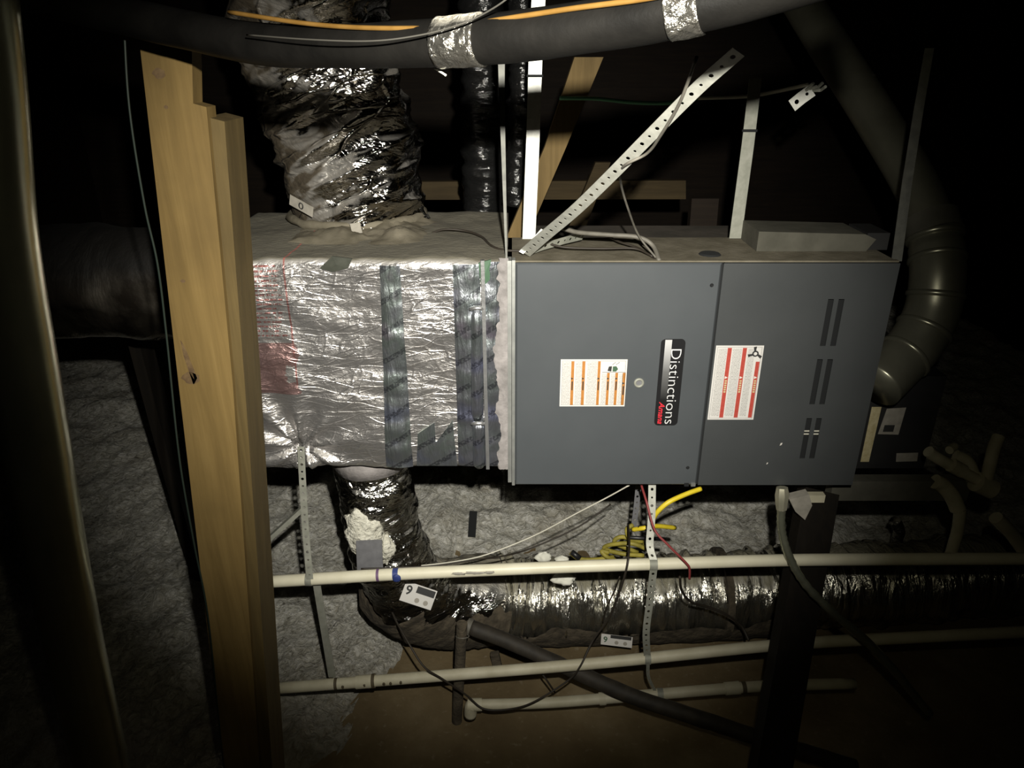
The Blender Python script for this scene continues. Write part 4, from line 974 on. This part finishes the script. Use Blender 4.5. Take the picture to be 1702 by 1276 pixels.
wire('white_wire', [(1046, 806, 1.80), (1010, 826, 1.84), (960, 852, 1.88), (900, 884, 1.92), (850, 906, 1.92), (800, 924, 1.90), (750, 934, 1.86), (700, 940, 1.83)], .0022, 'white_wire', 'thin white wire slanting from the furnace to the duct bend')
wire('black_wire', [(600, 945, 1.76), (660, 943, 1.78), (720, 940, 1.80), (790, 930, 1.83), (830, 925, 1.88), (880, 912, 1.95), (960, 876, 2.0), (1015, 838, 2.05)], .0025, 'brown_wire', 'thin dark wire along the duct bend, partly standing in for the shadow of the white wire')  # right part is the white wire's shadow drawn as a dark wire
wire('red_wire', [(1066, 806, 1.79), (1075, 835, 1.74), (1088, 880, 1.70), (1110, 905, 1.68), (1140, 935, 1.665), (1146, 945, 1.665), (1146, 962, 1.67)], .0034, 'red_wire', 'thin red wire hanging below the furnace across the upper pipe')
wire('yellow_cable', [(1165, 812, 1.79), (1140, 821, 1.775), (1112, 834, 1.76), (1095, 848, 1.76), (1085, 862, 1.77)], .0072, 'yellow', 'bright yellow cable leaving the underside of the furnace', 'cable')
yb = thing('yellow_cable_bundle', 'bundle of dusty yellow cable loops lying above the upper plastic pipe', 'cable', P(1010, 925, 1.95))
for i, pts in enumerate((
    [(1052, 880, 1.88), (1072, 877, 1.86), (1092, 874, 1.88), (1122, 877, 1.92)],
    [(1075, 912, 1.9), (1050, 903, 1.9), (1015, 905, 1.92), (1005, 912, 1.93), (1035, 920, 1.9), (1070, 923, 1.9)],
    [(1068, 900, 1.92), (1048, 896, 1.91), (1042, 880, 1.92), (1052, 872, 1.93)],
    [(1012, 918, 1.9), (1000, 916, 1.9), (1010, 926, 1.89), (1022, 930, 1.9)],
    [(948, 918, 1.92), (962, 928, 1.91), (985, 930, 1.90), (1020, 926, 1.91)],
    [(1070, 905, 1.95), (1035, 892, 1.95), (1022, 902, 1.95), (1060, 918, 1.95)])):
    MB().tube(px_spline(pts, 6), .0072, 8).build('cable_loop', 'yellow_dusty' if i != 0 else 'yellow', yb, True)
MB().tube([P(1062, 878, 1.87), P(1076, 877, 1.86)], .0095, 8).build('black_tape', 'black', yb, 'auto')
MB().tube([P(1046, 893, 1.9), P(1105, 896, 1.93)], .006, 8).build('black_tape', 'black', yb, True)
MB().tube([P(950, 917, 1.91), P(964, 928, 1.90)], .009, 8).build('black_tape', 'black', yb, True)
wire('black_wire', [(1044, 870, 1.88), (1046, 900, 1.75), (1044, 930, 1.665), (1038, 958, 1.66), (1024, 1000, 1.68), (1010, 1030, 1.70), (985, 1065, 1.70), (965, 1106, 1.665), (945, 1130, 1.66), (890, 1165, 1.64), (850, 1178, 1.65), (805, 1178, 1.66), (775, 1155, 1.67), (735, 1128, 1.66), (705, 1108, 1.66), (680, 1070, 1.7), (660, 1035, 1.76), (652, 1018, 1.80)], .0030, 'brown_wire', 'long thin dark wire looping low in front of the lower pipes')
wire('black_wire', [(1130, 958, 1.72), (1133, 980, 1.76), (1148, 1000, 1.83), (1175, 1008, 1.87), (1205, 1020, 1.88), (1232, 1040, 1.89), (1245, 1065, 1.86)], .004, 'brown_wire', 'dark wire trailing over the right part of the floor duct')
wire('black_wire', [(1030, 958, 1.74), (1020, 985, 1.78), (1010, 1005, 1.80), (1002, 1035, 1.82)], .0024, 'brown_wire', 'short dark wire hanging before the floor duct next to the long one')
wire('black_wire', [(900, 1118, 1.75), (910, 1132, 1.74), (922, 1150, 1.74)], .003, 'brown_wire', 'tiny dark wire end below the middle pipe')
# loose white bits
tag(blob(P(936, 962, 1.90), .036, .02, .016, 5, 12).build('foam_chunk', 'foam_white', None, True), 'white foam chunk wedged under the upper plastic pipe', 'foam piece')
tag(blob(P(903, 925, 2.0), .026, .018, .018, 11, 10).build('foam_chunk', 'foam_white', None, True), 'small white foam lump on top of the floor duct', 'foam piece')
tag(blob(P(933, 929, 1.99), .022, .015, .01, 15, 10).build('foam_chunk', 'foam_white', None, True), 'flat small white lump left of the yellow cable bundle', 'foam piece')
# black piece standing in for a dark hole in the insulation
c = P(785, 870, 2.9); mb = MB(); mb.bar(P(784, 892, 2.72), P(787, 850, 2.80), .034, .03, (0, 1, 0)); tag(mb.build('black_slot', 'gap'), 'short black piece standing in for a hole in the grey insulation', 'stub')
# dark insulated pipe lying low
dp = px_spline([(782, 1042, 1.84), (850, 1068, 1.80), (940, 1108, 1.75), (1050, 1156, 1.66), (1170, 1196, 1.60), (1290, 1236, 1.56), (1420, 1275, 1.54)], 8)
dpp = thing('dark_hose', 'thick dark insulated hose slanting down right under the floor duct', 'hose', dp[-1])
MB().tube(dp, .0235, 16, True, lambda q, L, a: .002 * fbm(q * 20)).build('sleeve', 'hose_dark', dpp, True)
MB().tube([dp[0] - (dp[1] - dp[0]).normalized() * .012, dp[0] + (dp[1] - dp[0]).normalized() * .004], .026, 16).build('end_ring', 'grey_wire', dpp, 'auto')
a0 = P(768, 1036, 1.77); a1 = P(757, 1240, 1.77); tt = a0.z / (a0.z - a1.z); a1 = a0 + (a1 - a0) * tt
sp = thing('pipe_stake', 'thin brown pipe standing on the floor under the duct bend', 'pipe', a1)
MB().tube([a0, a1], .017, 14).build('pipe', 'elbow_dusty', sp, 'auto')
k0 = P(768, 1068, 1.88); mb = MB(); mb.tube([a0 + V((.02 * math.cos(t_ * .5), -.02 * math.sin(t_ * .5) * .9, -.05 + .008 * math.sin(t_ * .5))) for t_ in range(13)], .002, 6, False); mb.build('tie_wire', 'grey_wire', sp, True)
k0 = P(832, 1090, 2.0); mb = MB(); mb.bar(P(822, 1085, 2.0), P(838, 1155, 2.0), .03, .02, (0, 1, 0)); tag(mb.build('wood_stake', 'elbow_dusty'), 'short dull stake between the middle and lowest pipes', 'stake')
